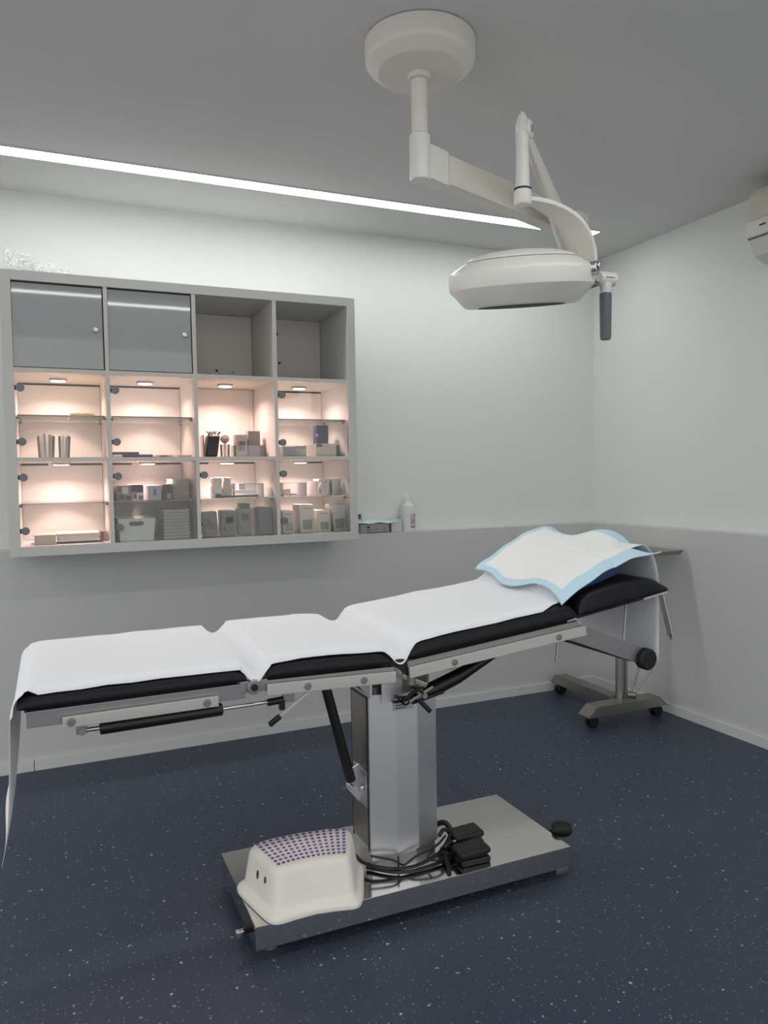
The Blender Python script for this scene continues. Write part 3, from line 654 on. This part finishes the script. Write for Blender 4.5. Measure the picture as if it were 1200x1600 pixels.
# column head: inner lift and U-shaped brackets
bm = nb(); box(bm, (CXa+.02, CYa+.03, .60), (CXb-.02, CYb-.02, .655), .003); obj('lift_head', bm, STEELD, T)
bm = nb()
prism(bm, [(CXa-.005, CYb, .655), (CXa-.005, CYa+.0, .615), (CXa-.005, CYa+.0, .69), (CXa-.005, CYb, .69)], (.006, 0, 0))
prism(bm, [(CXa+.03, CYa-.004, .6), (CXa+.095, CYa-.004, .6), (CXa+.095, CYa-.004, .705), (CXa+.03, CYa-.004, .705)], (0, .006, 0))
box(bm, (CXb-.03, CYa+.02, .62), (CXb-.024, CYb-.02, .70)); box(bm, (CXa, CYb-.05, .62), (CXb-.02, CYb-.044, .70))
obj('head_bracket', bm, STEEL, T, smooth=0)
bm = nb(); cyl(bm, (CXa+.01, CYa+.03, .672), (CXa+.05, CYa+.03, .672), .013, 16); cyl(bm, (CXa+.01, CYa+.0, .655), (CXa+.06, CYa+.1, .655), .008, 12); obj('head_bolt', bm, BLACKP, T)
bm = nb(); box(bm, (-2.115, CYa-.0052, .572), (-2.05, CYa-.0002, .603), .0005); st = obj('type_plate', bm, colm((178, 178, 180)), T); st['label'] = 'small pale rating plate'
bm = nb()
for k in range(3): box(bm, (-2.110, CYa-.0058, .578+k*.008), (-2.075+.01*(k % 2), CYa-.005, .581+k*.008))
obj('printing', bm, DARK, st, smooth=0)
# bellows of cables at the foot of the column
bm = nb()
for (pts, r) in (
    ([(-2.20, -1.55, .112), (-2.205, -1.66, .125), (-2.15, -1.71, .118), (-2.07, -1.722, .112), (-1.99, -1.71, .122), (-1.94, -1.68, .135), (-1.915, -1.66, .15)], .005),
    ([(-2.19, -1.68, .15), (-2.13, -1.712, .138), (-2.10, -1.716, .12), (-2.06, -1.714, .136), (-1.99, -1.706, .148), (-1.94, -1.675, .155)], .0035),
    ([(-2.115, -1.71, .146), (-2.115, -1.712, .108)], .0025),
    ([(-2.195, -1.66, .108), (-2.12, -1.728, .108), (-2.03, -1.735, .107), (-1.95, -1.715, .11), (-1.92, -1.69, .12)], .0055),
    ([(-2.0, -1.708, .148), (-2.02, -1.715, .12), (-1.98, -1.72, .108)], .003)):
    tube(bm, spline(pts, 6), r, 8)
obj('cable_loom', bm, BLACKP, T)
# cushions
YN, YF = -1.862, -1.312
def qe(d, r): return 1 if d >= r else math.sqrt(max(0, 1-(1-max(d, 0)/r)**2))
def slab(x0, x1, zb0, zb1, th, r=.055, yn=YN, yf=YF, nu=44, nv=34, prof=None):
    bm = nb()
    def pt(u, v, top):
        U = .5-.5*math.cos(u*PI); V = .5-.5*math.cos(v*PI)
        x = x0+(x1-x0)*U; y = yn+(yf-yn)*V; zb = zb0+(zb1-zb0)*U
        t_ = th*(prof(U) if prof else 1)
        e = qe(min(x-x0, x1-x), r)*qe(min(y-yn, yf-y), .03)
        mid = .15*t_
        if top: return Vector((x, y, zb+mid+(t_-mid)*e))
        return Vector((x, y, zb+mid-mid*min(1, e*1.6)))
    grid(bm, nu, nv, lambda u, v: pt(u, v, True)); grid(bm, nu, nv, lambda u, v: pt(u, v, False))
    bmesh.ops.remove_doubles(bm, verts=bm.verts, dist=.0004)
    return bm
def ctop(x):
    z = 0
    for nm, a, b, za, zb_, th in CU:
        if a <= x <= b: z = max(z, za+(zb_-za)*(x-a)/(b-a)+th*(.15+.85*qe(min(x-a, b-x), .055)))
    return z
CU = [('leg_cushion', -3.095, -2.583, .753, .757, .042), ('seat_cushion', -2.536, -2.194, .757, .753, .048), ('back_cushion', -2.140, -1.583, .762, .822, .056)]
for nm, a, b, za, zb_, th in CU: obj(nm, slab(a, b, za, zb_, th), BLACKV, T, smooth=60)
obj('head_cushion', slab(-1.580, -1.228, .826, .878, .072, prof=lambda s: .45+.55*math.sin(PI*min(1, .15+s*.9))**.6 if s < .95 else .5), BLACKV, T, smooth=60)
# cushion boards
bm = nb()
for a, b, za, zb_ in ((-3.08, -2.60, .751, .755), (-2.53, -2.205, .754, .751), (-2.13, -1.60, .760, .818), (-1.56, -1.25, .825, .870)):
    M = None
    prism(bm, [(a, YN+.03, za-.008), (b, YN+.03, zb_-.008), (b, YN+.03, zb_+.006), (a, YN+.03, za+.006)], (0, YF-YN-.06, 0))
obj('cushion_board', bm, BLACKP, T, smooth=0)
# frames: near and far rails
def rails(y, s):
    def R_(name, a, b, w_, h_, m): bm = nb(); bar(bm, a, b, w_, h_, .0015); return obj(name, bm, m, T)
    R_('leg_rail', (-3.076, y, .731), (-2.586, y, .734), .012, .037, ALUD)
    r = R_('side_rail', (-3.003, y+s*.014, .7185), (-2.655, y+s*.014, .721), .010, .026, ALU)
    bl = [(-2.985, .7187), (-2.683, .7208)]
    r2 = R_('seat_rail', (-2.535, y, .7395), (-2.183, y, .733), .014, .028, ALUD)
    r3 = R_('side_rail', (-2.535, y+s*.014, .732), (-2.183, y+s*.014, .7225), .010, .030, ALU)
    r4 = R_('back_rail', (-2.143, y, .744), (-1.575, y, .802), .014, .026, ALUD)
    r5 = R_('side_rail', (-2.143, y+s*.014, .728), (-1.555, y+s*.014, .786), .010, .030, ALU)
    for par, lst in ((r, bl), (r3, [(-2.43, .729), (-2.276, .725)]), (r5, [(-2.005, .7415), (-1.655, .776)])):
        for x, z in lst:
            bm = nb(); lathe(bm, [(.0095, 0), (.0095, .002), (.0075, .0035), (.004, .0035), (.0035, .0022)], (x, y+s*.019, z), (0, s, 0), 16); obj('screw', bm, HINGE, par)
    bm = nb(); cyl(bm, (-2.566, y-s*.01, .742), (-2.566, y+s*.016, .742), .0175, 24, bev=.002); box(bm, (-2.60, y-.007, .728), (-2.53, y+.007, .758), .003); h_ = obj('hinge_plate', bm, ALUD, T)
    bm = nb(); cyl(bm, (-2.566, y+s*.014, .742), (-2.566, y+s*.02, .742), .009, 16); obj('hinge_plug', bm, BLACKP, h_)
    bm = nb(); prism(bm, [(-2.205, y-.006, .764), (-2.13, y-.006, .764), (-2.112, y-.006, .72), (-2.145, y-.006, .718), (-2.17, y-.006, .74), (-2.195, y-.006, .752)], (0, .012, 0)); obj('hinge_plate', bm, BLACKP, T, smooth=0)
rails(-1.846, -1); rails(-1.328, 1)
bm = nb()
for x, z in ((-3.05, .728), (-2.62, .732), (-2.50, .735), (-2.22, .732), (-2.10, .746), (-1.60, .796)): bar(bm, (x, -1.84, z), (x, -1.334, z), .03, .018, .001)
obj('cross_member', bm, STEELD, T, smooth=0)
bm = nb(); box(bm, (-2.20, -1.68, .68), (-1.96, -1.50, .722), .003); box(bm, (-2.24, -1.84, .70), (-2.20, -1.33, .72), .002); box(bm, (-2.02, -1.84, .715), (-1.98, -1.33, .735), .002); obj('top_frame', bm, STEELD, T)
# leg-section gas spring
bm = nb(); cyl(bm, (-2.925, -1.845, .690), (-2.643, -1.845, .6945), .0155, 24, bev=.003); g = obj('gas_spring', bm, BLACKP, T)
bm = nb(); cyl(bm, (-2.965, -1.845, .690), (-2.92, -1.845, .690), .005, 10); cyl(bm, (-2.645, -1.845, .6945), (-2.50, -1.845, .697), .0045, 10); obj('piston_rod', bm, CHROME, g)
bm = nb(); box(bm, (-2.975, -1.852, .682), (-2.952, -1.836, .715), .003); cyl(bm, (-2.962, -1.856, .690), (-2.962, -1.83, .690), .009, 14); obj('spring_bracket', bm, ALUD, g)
bm = nb(); box(bm, (-2.49, -1.852, .690), (-2.46, -1.836, .724), .003); obj('rod_bracket', bm, ALUD, g)
bm = nb(); cyl(bm, (-2.53, -1.845, .695), (-2.49, -1.845, .697), .009, 14); box(bm, (-2.500, -1.853, .672), (-2.486, -1.837, .70), .003); obj('release_block', bm, BLACKP, g)
bm = nb(); bar(bm, (-2.415, -1.85, .714), (-2.508, -1.855, .655), .004, .009, .001); lv = obj('release_lever', bm, ALU, T)
bm = nb(); bar(bm, (-2.500, -1.855, .660), (-2.530, -1.857, .641), .010, .014, .004); obj('lever_tip', bm, BLACKP, lv)
# central gas spring to the column side
bm = nb(); cyl(bm, (-2.296, -1.60, .665), (-2.216, -1.60, .348), .0148, 24, bev=.003); g = obj('gas_spring', bm, BLACKP, T)
bm = nb(); prism(bm, [(-2.226, -1.585, .37), (-2.183, -1.585, .39), (-2.183, -1.585, .27), (-2.226, -1.585, .325)], (0, .006, 0)); box(bm, (-2.187, -1.65, .28), (-2.182, -1.545, .385)); cyl(bm, (-2.215, -1.62, .333), (-2.215, -1.575, .333), .008, 12); cyl(bm, (-2.19, -1.628, .335), (-2.2, -1.628, .335), .010, 12); obj('spring_bracket', bm, STEEL, g)
# back section gas strut + levers by the column head
bm = nb(); tube(bm, [(-2.035, -1.74, .628), (-2.01, -1.74, .636), (-1.93, -1.74, .662), (-1.80, -1.74, .715)], [.016, .022, .021, .012], 18); g = obj('back_strut', bm, BLACKP, T)
bm = nb(); bar(bm, (-2.115, -1.75, .69), (-2.04, -1.76, .655), .012, .016, .003); bar(bm, (-2.10, -1.77, .618), (-2.03, -1.78, .655), .007, .008, .002); cyl(bm, (-2.06, -1.79, .635), (-2.06, -1.71, .635), .008, 12); cyl(bm, (-2.09, -1.76, .72), (-2.088, -1.76, .665), .012, 12); obj('strut_linkage', bm, STEELD, T)
bm = nb(); bar(bm, (-2.075, -1.785, .622), (-2.048, -1.80, .590), .010, .014, .004); bar(bm, (-2.09, -1.765, .612), (-1.985, -1.76, .63), .008, .009, .002); bar(bm, (-2.115, -1.765, .625), (-2.065, -1.765, .652), .008, .009, .002); obj('release_lever', bm, BLACKP, T)
rs = random.Random(2); bm = nb()
for k in range(5): tube(bm, spline([(-2.12+rs.uniform(0, .01), -1.70, .60+rs.uniform(0, .02)), (-2.10, -1.73+rs.uniform(-.02, .02), .61+rs.uniform(-.01, .03)), (-2.07, -1.74, .60+rs.uniform(0, .04)), (-2.05, -1.72, .64)], 5), .003, 6)
obj('cable_loom', bm, BLACKP, T)
# head end: arm with black knob, release rods, roll bracket
bm = nb(); prism(bm, [(-1.588, -1.825, .800), (-1.545, -1.825, .795), (-1.305, -1.825, .700), (-1.300, -1.825, .655), (-1.325, -1.825, .652), (-1.60, -1.825, .758)], (0, .018, 0), .002); ar = obj('support_arm', bm, ALUD, T)
bm = nb(); cyl(bm, (-1.296, -1.850, .664), (-1.296, -1.815, .664), .034, 28, bev=.006); obj('black_knob', bm, RUBBER, ar)
bm = nb(); bar(bm, (-1.60, -1.80, .752), (-1.335, -1.80, .658), .01, .008, .001); bar(bm, (-1.59, -1.79, .768), (-1.40, -1.79, .70), .008, .008, .001); obj('lower_strip', bm, BLACKP, ar)
for a, b in (((-1.345, -1.80, .842), (-1.372, -1.815, .705)), ((-1.628, -1.825, .768), (-1.640, -1.83, .692))):
    bm = nb(); tube(bm, [a, b], .0038, 8); obj('release_rod', bm, STEELD, T)
bm = nb(); bar(bm, (-1.262, -1.862, .872), (-1.222, -1.862, .735), .005, .022, .002, (0, 1, 0)); bar(bm, (-1.33, -1.858, .862), (-1.235, -1.858, .877), .01, .006, .001)
rb = obj('roll_bracket', bm, ALU, T)
bm = nb(); cyl(bm, (-1.222, -1.866, .733), (-1.222, -1.874, .733), .008, 14); obj('screw', bm, CHROME, rb)
bm = nb(); bar(bm, (-1.262, -1.312, .872), (-1.222, -1.312, .735), .005, .022, .002, (0, 1, 0)); obj('roll_bracket', bm, ALU, T)
# wheel lever of the base plate, right end; brake tab, left end
bm = nb(); lathe(bm, [(.001, 0), (.017, .002), (.024, .012), (.025, .03), (.023, .05), (.016, .062), (.001, .066)], (-1.558, -1.690, .105), (.8, -.42, 0), 24); br = obj('brake_pedal', bm, RUBBER, T)
bm = nb(); cyl(bm, (-1.58, -1.66, .08), (-1.545, -1.697, .1), .008, 10); obj('pedal_rod', bm, BLACKP, br)
bm = nb(); cyl(bm, (X0+.002, -1.72, .055), (X0-.03, -1.735, .055), .007, 12); box(bm, (X0-.038, -1.748, .047), (X0-.025, -1.728, .064), .003); obj('brake_tab', bm, CHROME, T)
bm = nb(); box(bm, (X0-.016, -1.735, .047), (X0+.002, -1.715, .063), .003); obj('tab_block', bm, BLACKP, T)

# ---------------------------------------------------------------- foot switch on the base plate
def foot_switch(cxy, ang, label):
    t = thing('foot_pedal', label, 'foot pedal', (cxy[0], cxy[1], .10), 'black foot pedals on the base plate')
    M = Matrix.Translation((cxy[0], cxy[1], .1005)) @ Matrix.Rotation(ang, 4, 'Z')
    bm = nb(); box(bm, (-.048, -.035, 0), (.048, .035, .018), .006, M, segs=3); obj('housing', bm, BLACKP, t)
    bm = nb(); box(bm, (-.05, -.037, .024), (.052, .037, .044), .012, M @ Matrix.Rotation(-.06, 4, 'Y'), segs=4); obj('tread', bm, mat('ribbed_black_rubber', (20, 21, 24), .55, bump=.6, bscale=300, stretch=(1, .1, 1)), t)
    bm = nb(); box(bm, (-.035, -.028, .016), (.042, .028, .028), .003, M); obj('hinge_core', bm, BLACKP, t)
    return t
foot_switch((-1.852, -1.645), -.05, 'black foot pedal on the base plate, the one farther from the plate edge')
foot_switch((-1.888, -1.742), -.05, 'black foot pedal beside the front edge of the steel base plate')
t = thing('pedal_cable', 'coiled black cable between the steel column and the foot pedals', 'cable', (-1.93, -1.66, .1))
bm = nb()
for pts, r in (([(-1.955, -1.66, .15), (-1.935, -1.655, .165), (-1.912, -1.655, .150), (-1.912, -1.66, .118), (-1.93, -1.67, .108), (-1.945, -1.675, .125)], .006),
               ([(-1.96, -1.69, .12), (-1.94, -1.70, .108), (-1.915, -1.69, .108), (-1.905, -1.66, .112)], .008),
               ([(-1.955, -1.70, .13), (-1.935, -1.69, .14), (-1.915, -1.68, .12), (-1.94, -1.66, .11), (-1.96, -1.68, .107)], .007),
               ([(-1.958, -1.60, .13), (-1.93, -1.59, .15), (-1.90, -1.60, .155), (-1.885, -1.62, .13)], .009)):
    tube(bm, spline(pts, 6), r, 8)
obj('coil', bm, BLACKP, t)
bm = nb(); tube(bm, spline([(-1.962, -1.715, .118), (-1.972, -1.745, .112), (-1.982, -1.775, .106)], 5), [.008]*11, 10); tube(bm, spline([(-1.98, -1.765, .108), (-1.95, -1.755, .106), (-1.93, -1.745, .108)], 4), .002, 6); obj('plug', bm, RUBBER, t)
bm = nb(); box(bm, (-1.925, -1.70, .135), (-1.915, -1.692, .146), .002); obj('metal_clip', bm, CHROME, t)

# ---------------------------------------------------------------- step stool (annular sector plan)
SCx, SCy = -2.428, -2.103; SA0 = math.radians(90-5.0)
ST = thing('step_stool', 'small cream plastic step stool with violet dots, on the base plate', 'stool', (-2.39, -1.70, .1))
NS = 72
def sout(off, z, k=1.0):
    out = []; hw = math.radians(18)
    for i in range(NS):
        a = 2*PI*i/NS; e = 2/7
        ca = math.copysign(abs(math.cos(a))**e, math.cos(a)); sa = math.copysign(abs(math.sin(a))**e, math.sin(a))
        r = .41 + sa*(.09+off); an = SA0 - ca*(hw+off/r*1.0)
        out.append(Vector((SCx+r*math.cos(an), SCy+r*math.sin(an), z)))
    return out
bm = nb(); R = []
for off, z in ((.027, .101), (.033, .103), (.034, .112), (.031, .119), (.024, .123), (.018, .128), (.015, .136), (.004, .212), (0, .222), (-.006, .229), (-.016, .2325), (-.05, .2335)):
    R.append([bm.verts.new(q) for q in sout(off, z)])
for A, B in zip(R, R[1:]): bridge(bm, A, B)
bm.faces.new(R[-1])
R2 = [bm.verts.new(q) for q in sout(.023, .101)]; bridge(bm, R[0], R2)
R3 = [bm.verts.new(q) for q in sout(-.004, .218)]; bridge(bm, R2, R3); bm.faces.new(R3[::-1])
obj('shell', bm, STOOL, ST, smooth=60)
bm = nb()
for i in range(14):
    for j in range(8):
        u = (i-6.5)/6.5; r = .41 + (j-3.5)/3.5*.066; an = SA0 - u*math.radians(15.2)
        c = Vector((SCx+r*math.cos(an), SCy+r*math.sin(an), .2330)); rad = .0050 if j < 5 else .0056
        lathe(bm, [(rad, 0), (rad, .0012), (rad*.7, .002)], c, n=8)
obj('anti_slip_dots', bm, DOT, ST)
bm = nb()
for q in (.0, .042):
    an = SA0 + math.radians(18) + .0195; r = .375 + q; z = .182
    c = Vector((SCx+r*math.cos(an), SCy+r*math.sin(an), z)); rad = Vector((math.cos(an), math.sin(an), 0)); nrm = Vector((-math.sin(an), math.cos(an), .1)).normalized()
    up_ = nrm.cross(rad)
    A = ring(bm, c+nrm*.0012, rad, up_, .006, 16, .012); B = ring(bm, c-nrm*.004, rad, up_, .006, 16, .012); bridge(bm, A, B); bm.faces.new(A); bm.faces.new(B[::-1])
obj('grip_holes', bm, colm((84, 62, 36)), ST)  # solid ovals; their dark colour stands for the shade inside the holes
bm = nb()
A = [bm.verts.new(q) for q in sout(.031, .1002)]; B = [bm.verts.new(q) for q in sout(.031, .1015)]; C_ = [bm.verts.new(q) for q in sout(.025, .1015)]; D_ = [bm.verts.new(q) for q in sout(.025, .1002)]
for a_, b_ in ((A, B), (B, C_), (C_, D_), (D_, A)): bridge(bm, a_, b_)
obj('rubber_rim', bm, DOT, ST)

# ---------------------------------------------------------------- paper, pillow, pad
def interp(tbl, s):
    for (a, va), (b, vb) in zip(tbl, tbl[1:]):
        if s <= b: return va + (vb-va)*(s-a)/(b-a)
    return tbl[-1][1]
path = [(-3.140, .41), (-3.128, .46), (-3.118, .52), (-3.108, .62), (-3.104, .70), (-3.103, .745), (-3.098, .772), (-3.083, .789), (-3.05, .8005), (-2.85, .8015), (-2.62, .8035), (-2.597, .799),
        (-2.575, .776), (-2.562, .767), (-2.548, .775), (-2.525, .802), (-2.505, .811), (-2.37, .813), (-2.235, .808), (-2.205, .799), (-2.182, .777), (-2.165, .769), (-2.15, .776), (-2.13, .806), (-2.11, .8225), (-2.05, .831),
        (-1.80, .858), (-1.64, .874), (-1.60, .884), (-1.56, .912), (-1.50, .955), (-1.40, .997), (-1.30, 1.022), (-1.262, 1.018), (-1.235, .985), (-1.217, .93), (-1.210, .86), (-1.207, .75), (-1.207, .635)]
P3 = spline([(x, 0, z) for x, z in path], 4)
NV = 26; rs = random.Random(9); ph = [rs.uniform(0, 6) for _ in range(8)]
def pap(i, v):
    p = P3[i]; s = i/(len(P3)-1); x, z = p.x, p.z
    yn = -1.857; yf = -1.318
    if x > -1.68: k = min(1, (x+1.68)/.15); yn += .055*k
    y = yf+(yn-yf)*v
    flat = 1 if -3.05 < x < -1.7 else .0
    w_ = (.0010*math.sin(x*31+ph[0]+v*4) + .0009*math.sin(x*17+v*9+ph[1]) + .0007*math.sin(x*60+v*3+ph[2]))*flat
    if -3.06 < x < -2.62: w_ = abs(w_)*1.8 + .0025*math.exp(-((v-.45)/.08)**2)*abs(math.sin(x*11))
    # the paper sags into the gaps more at its near edge
    for gx in (-2.562, -2.165):
        g_ = math.exp(-((x-gx)/.022)**2); w_ += -.003*g_*v + .012*g_*(1-v)
    if z < .74 and x < -2.5: # hanging end: slight twist
        y += .02*math.sin((.8-z)*4)*(v-.5); x += .006*math.sin(v*5+z*9)
    if z < .9 and x > -1.25: x += .006*math.sin(v*7+z*6)
    if x < -1.62 and x > -3.07: z = max(z, ctop(x)+.002, ctop(x-.005)+.001, ctop(x+.005)+.001); w_ = max(w_, -.0012) if abs(x+2.565) > .03 and abs(x+2.165) > .03 else w_
    # edge lies down on the rounded cushion
    if flat: w_ -= .034*(1-qe(y-YN+.001, .03))
    return Vector((x, y, z+w_))
bm = nb(); V = [[bm.verts.new(pap(i, j/(NV-1))) for j in range(NV)] for i in range(len(P3))]
for i in range(len(P3)-1):
    for j in range(NV-1): bm.faces.new((V[i][j], V[i+1][j], V[i+1][j+1], V[i][j+1]))
solo('paper_sheet', bm, PAPER, 'long white paper sheet covering the table cushions, hanging down at both ends', 'paper sheet', smooth=80, solid=.0006)
# wedge pillow under the pad
bm = nb()
zc = lambda x: .822+(x+1.58)*.148+.045
poly = [(-1.57, -1.325, zc(-1.57)+.014), (-1.375, -1.325, zc(-1.375)+.045), (-1.362, -1.325, .975), (-1.375, -1.325, .986), (-1.42, -1.325, .972), (-1.50, -1.325, .938)]
prism(bm, [(a, -1.818, c) for a, b, c in poly], (0, .49, 0), .012)
solo('wedge_pillow', bm, PILLOW, 'dark blue wedge pillow under the white pad at the head end', 'pillow', smooth=50)
# absorbent pad
C00 = Vector((-1.606, -1.305, .893)); C01 = Vector((-1.628, -1.868, .893)); C10 = Vector((-1.262, -1.30, 1.060)); C11 = Vector((-1.262, -1.868, 1.022))
NU, NW = 90, 130
def padf(u, v):
    p = (C00*(1-v)+C01*v)*(1-u) + (C10*(1-v)+C11*v)*u
    lift = .040*math.sin(PI*min(1, u*1.0))**.8*(1-.25*v) if u < 1 else 0
    p.z += lift
    fe = math.exp(-(u/.16)**2)                     # front edge wave, lifted toward the far side
    p.z += fe*(.012*math.sin(v*9+1.2)+.010*(1-v)); p.x += fe*.012*math.sin(v*11)
    be = math.exp(-((1-u)/.15)**2)                 # back edge wave
    p.z += be*(.026*math.cos((v-.52)*9.2) - .010); p.x += be*(.02*math.exp(-((v-.62)/.2)**2)+.01*math.sin(v*13))
    p.z += .0018*math.sin(u*23+v*11)+.0014*math.sin(u*9-v*27)
    if abs(v-.70) < .009: p.z -= .0035*(1-abs(v-.70)/.009)
    if abs(u-.52) < .012: p.z -= .003*(1-abs(u-.52)/.012)
    if v > .93: p.z -= .020*(v-.93)/.07*math.sin(PI*(.15+.85*u))**.5; p.y += .010*(v-.93)/.07
    return p
bm = nb(); V, F = grid(bm, NU, NW, padf)
for (i, j), f in F.items():
    u, v = (i+.5)/(NU-1), (j+.5)/(NW-1)
    if u < .055 or u > .90 or v < .05 or v > .925: f.material_index = 1
solo('absorbent_pad', bm, [PADW, PADB], 'white quilted absorbent pad with a light blue border over the pillow', 'pad', smooth=80, solid=.003)

# ---------------------------------------------------------------- mayo stand behind the head end
M_ = thing('instrument_stand', 'wheeled brushed steel instrument stand behind the head of the table', 'stand', (-.39, -.62, 0))
def beam_foot(bm, p0, p1, wd, z0, z1, ch=.035):
    p0 = Vector(p0+(0,)); p1 = Vector(p1+(0,)); d = (p1-p0).normalized(); s = Vector((-d.y, d.x, 0))*wd/2; L = (p1-p0).length
    pr = [(0, z0), (0, z0+.006), (ch, z1), (L-ch, z1), (L, z0+.006), (L, z0)]
    prism(bm, [p0+d*a-s+Vector((0, 0, z)) for a, z in pr], s*2, .002)
bm = nb(); beam_foot(bm, (-.655, -.715), (-.155, -.715), .085, .062, .112, .05); obj('cross_foot', bm, STEELD, M_, smooth=30)
bm = nb(); beam_foot(bm, (-.385, -.67), (-.385, -.13), .075, .062, .112, .04); obj('long_foot', bm, STEELD, M_, smooth=30)
for x, y in ((-.60, -.705), (-.19, -.705), (-.385, -.165)):
    t_ = obj('caster_fork', (lambda b: (box(b, (x-.018, y-.016, .03), (x+.018, y+.016, .062), .005), b)[1])(nb()), BLACKP, M_)
    bm = nb()
    for s in (-1, 1): cyl(bm, (x+.006, y+s*.008, .027), (x+.006, y+s*.024, .027), .027, 22, bev=.004)
    obj('caster_wheel', bm, RUBBER, M_)
bm = nb(); cyl(bm, (-.385, -.665, .112), (-.385, -.665, .50), .022, 28); obj('column', bm, STEELD, M_)
bm = nb(); cyl(bm, (-.385, -.665, .45), (-.385, -.665, .835), .016, 24); obj('inner_column', bm, CHROME, M_)
bm = nb(); cyl(bm, (-.345, -.665, .112), (-.345, -.665, .47), .008, 12); cyl(bm, (-.385, -.665, .455), (-.385, -.665, .475), .03, 24); obj('release_tube', bm, STEELD, M_)
for a_, b_ in (((-.335, -.69, .12), (-.285, -.705, .29)), ((-.325, -.70, .12), (-.21, -.72, .27))):
    bm = nb(); cyl(bm, a_, b_, .0055, 10); obj('brace_rod', bm, STEELD, M_)
bm = nb(); cyl(bm, (-.345, -.68, .125), (-.32, -.71, .125), .014, 12); obj('rod_socket', bm, STEELD, M_)
bm = nb(); bar(bm, (-.60, -.665, .832), (-.17, -.665, .832), .03, .014, .003); obj('tray_arm', bm, STEELD, M_)
bm = nb(); tx0, tx1, ty0, ty1 = -.62, -.115, -.82, -.52
R = []
def tl(i, z): return [bm.verts.new(Vector(q)) for q in ((tx0+i, ty0+i, z), (tx1-i, ty0+i, z), (tx1-i, ty1-i, z), (tx0+i, ty1-i, z))]
R = [tl(.012, .840), (tl(0, .858)), tl(-.0, .862), tl(.004, .862), tl(.015, .843)]
for A, B in zip(R, R[1:]): bridge(bm, A, B)
bm.faces.new(R[0][::-1]); bm.faces.new(R[-1]); obj('tray', bm, STEELD, M_, smooth=0)

for o in bpy.data.objects:
    if '_org' in o: del o['_org']
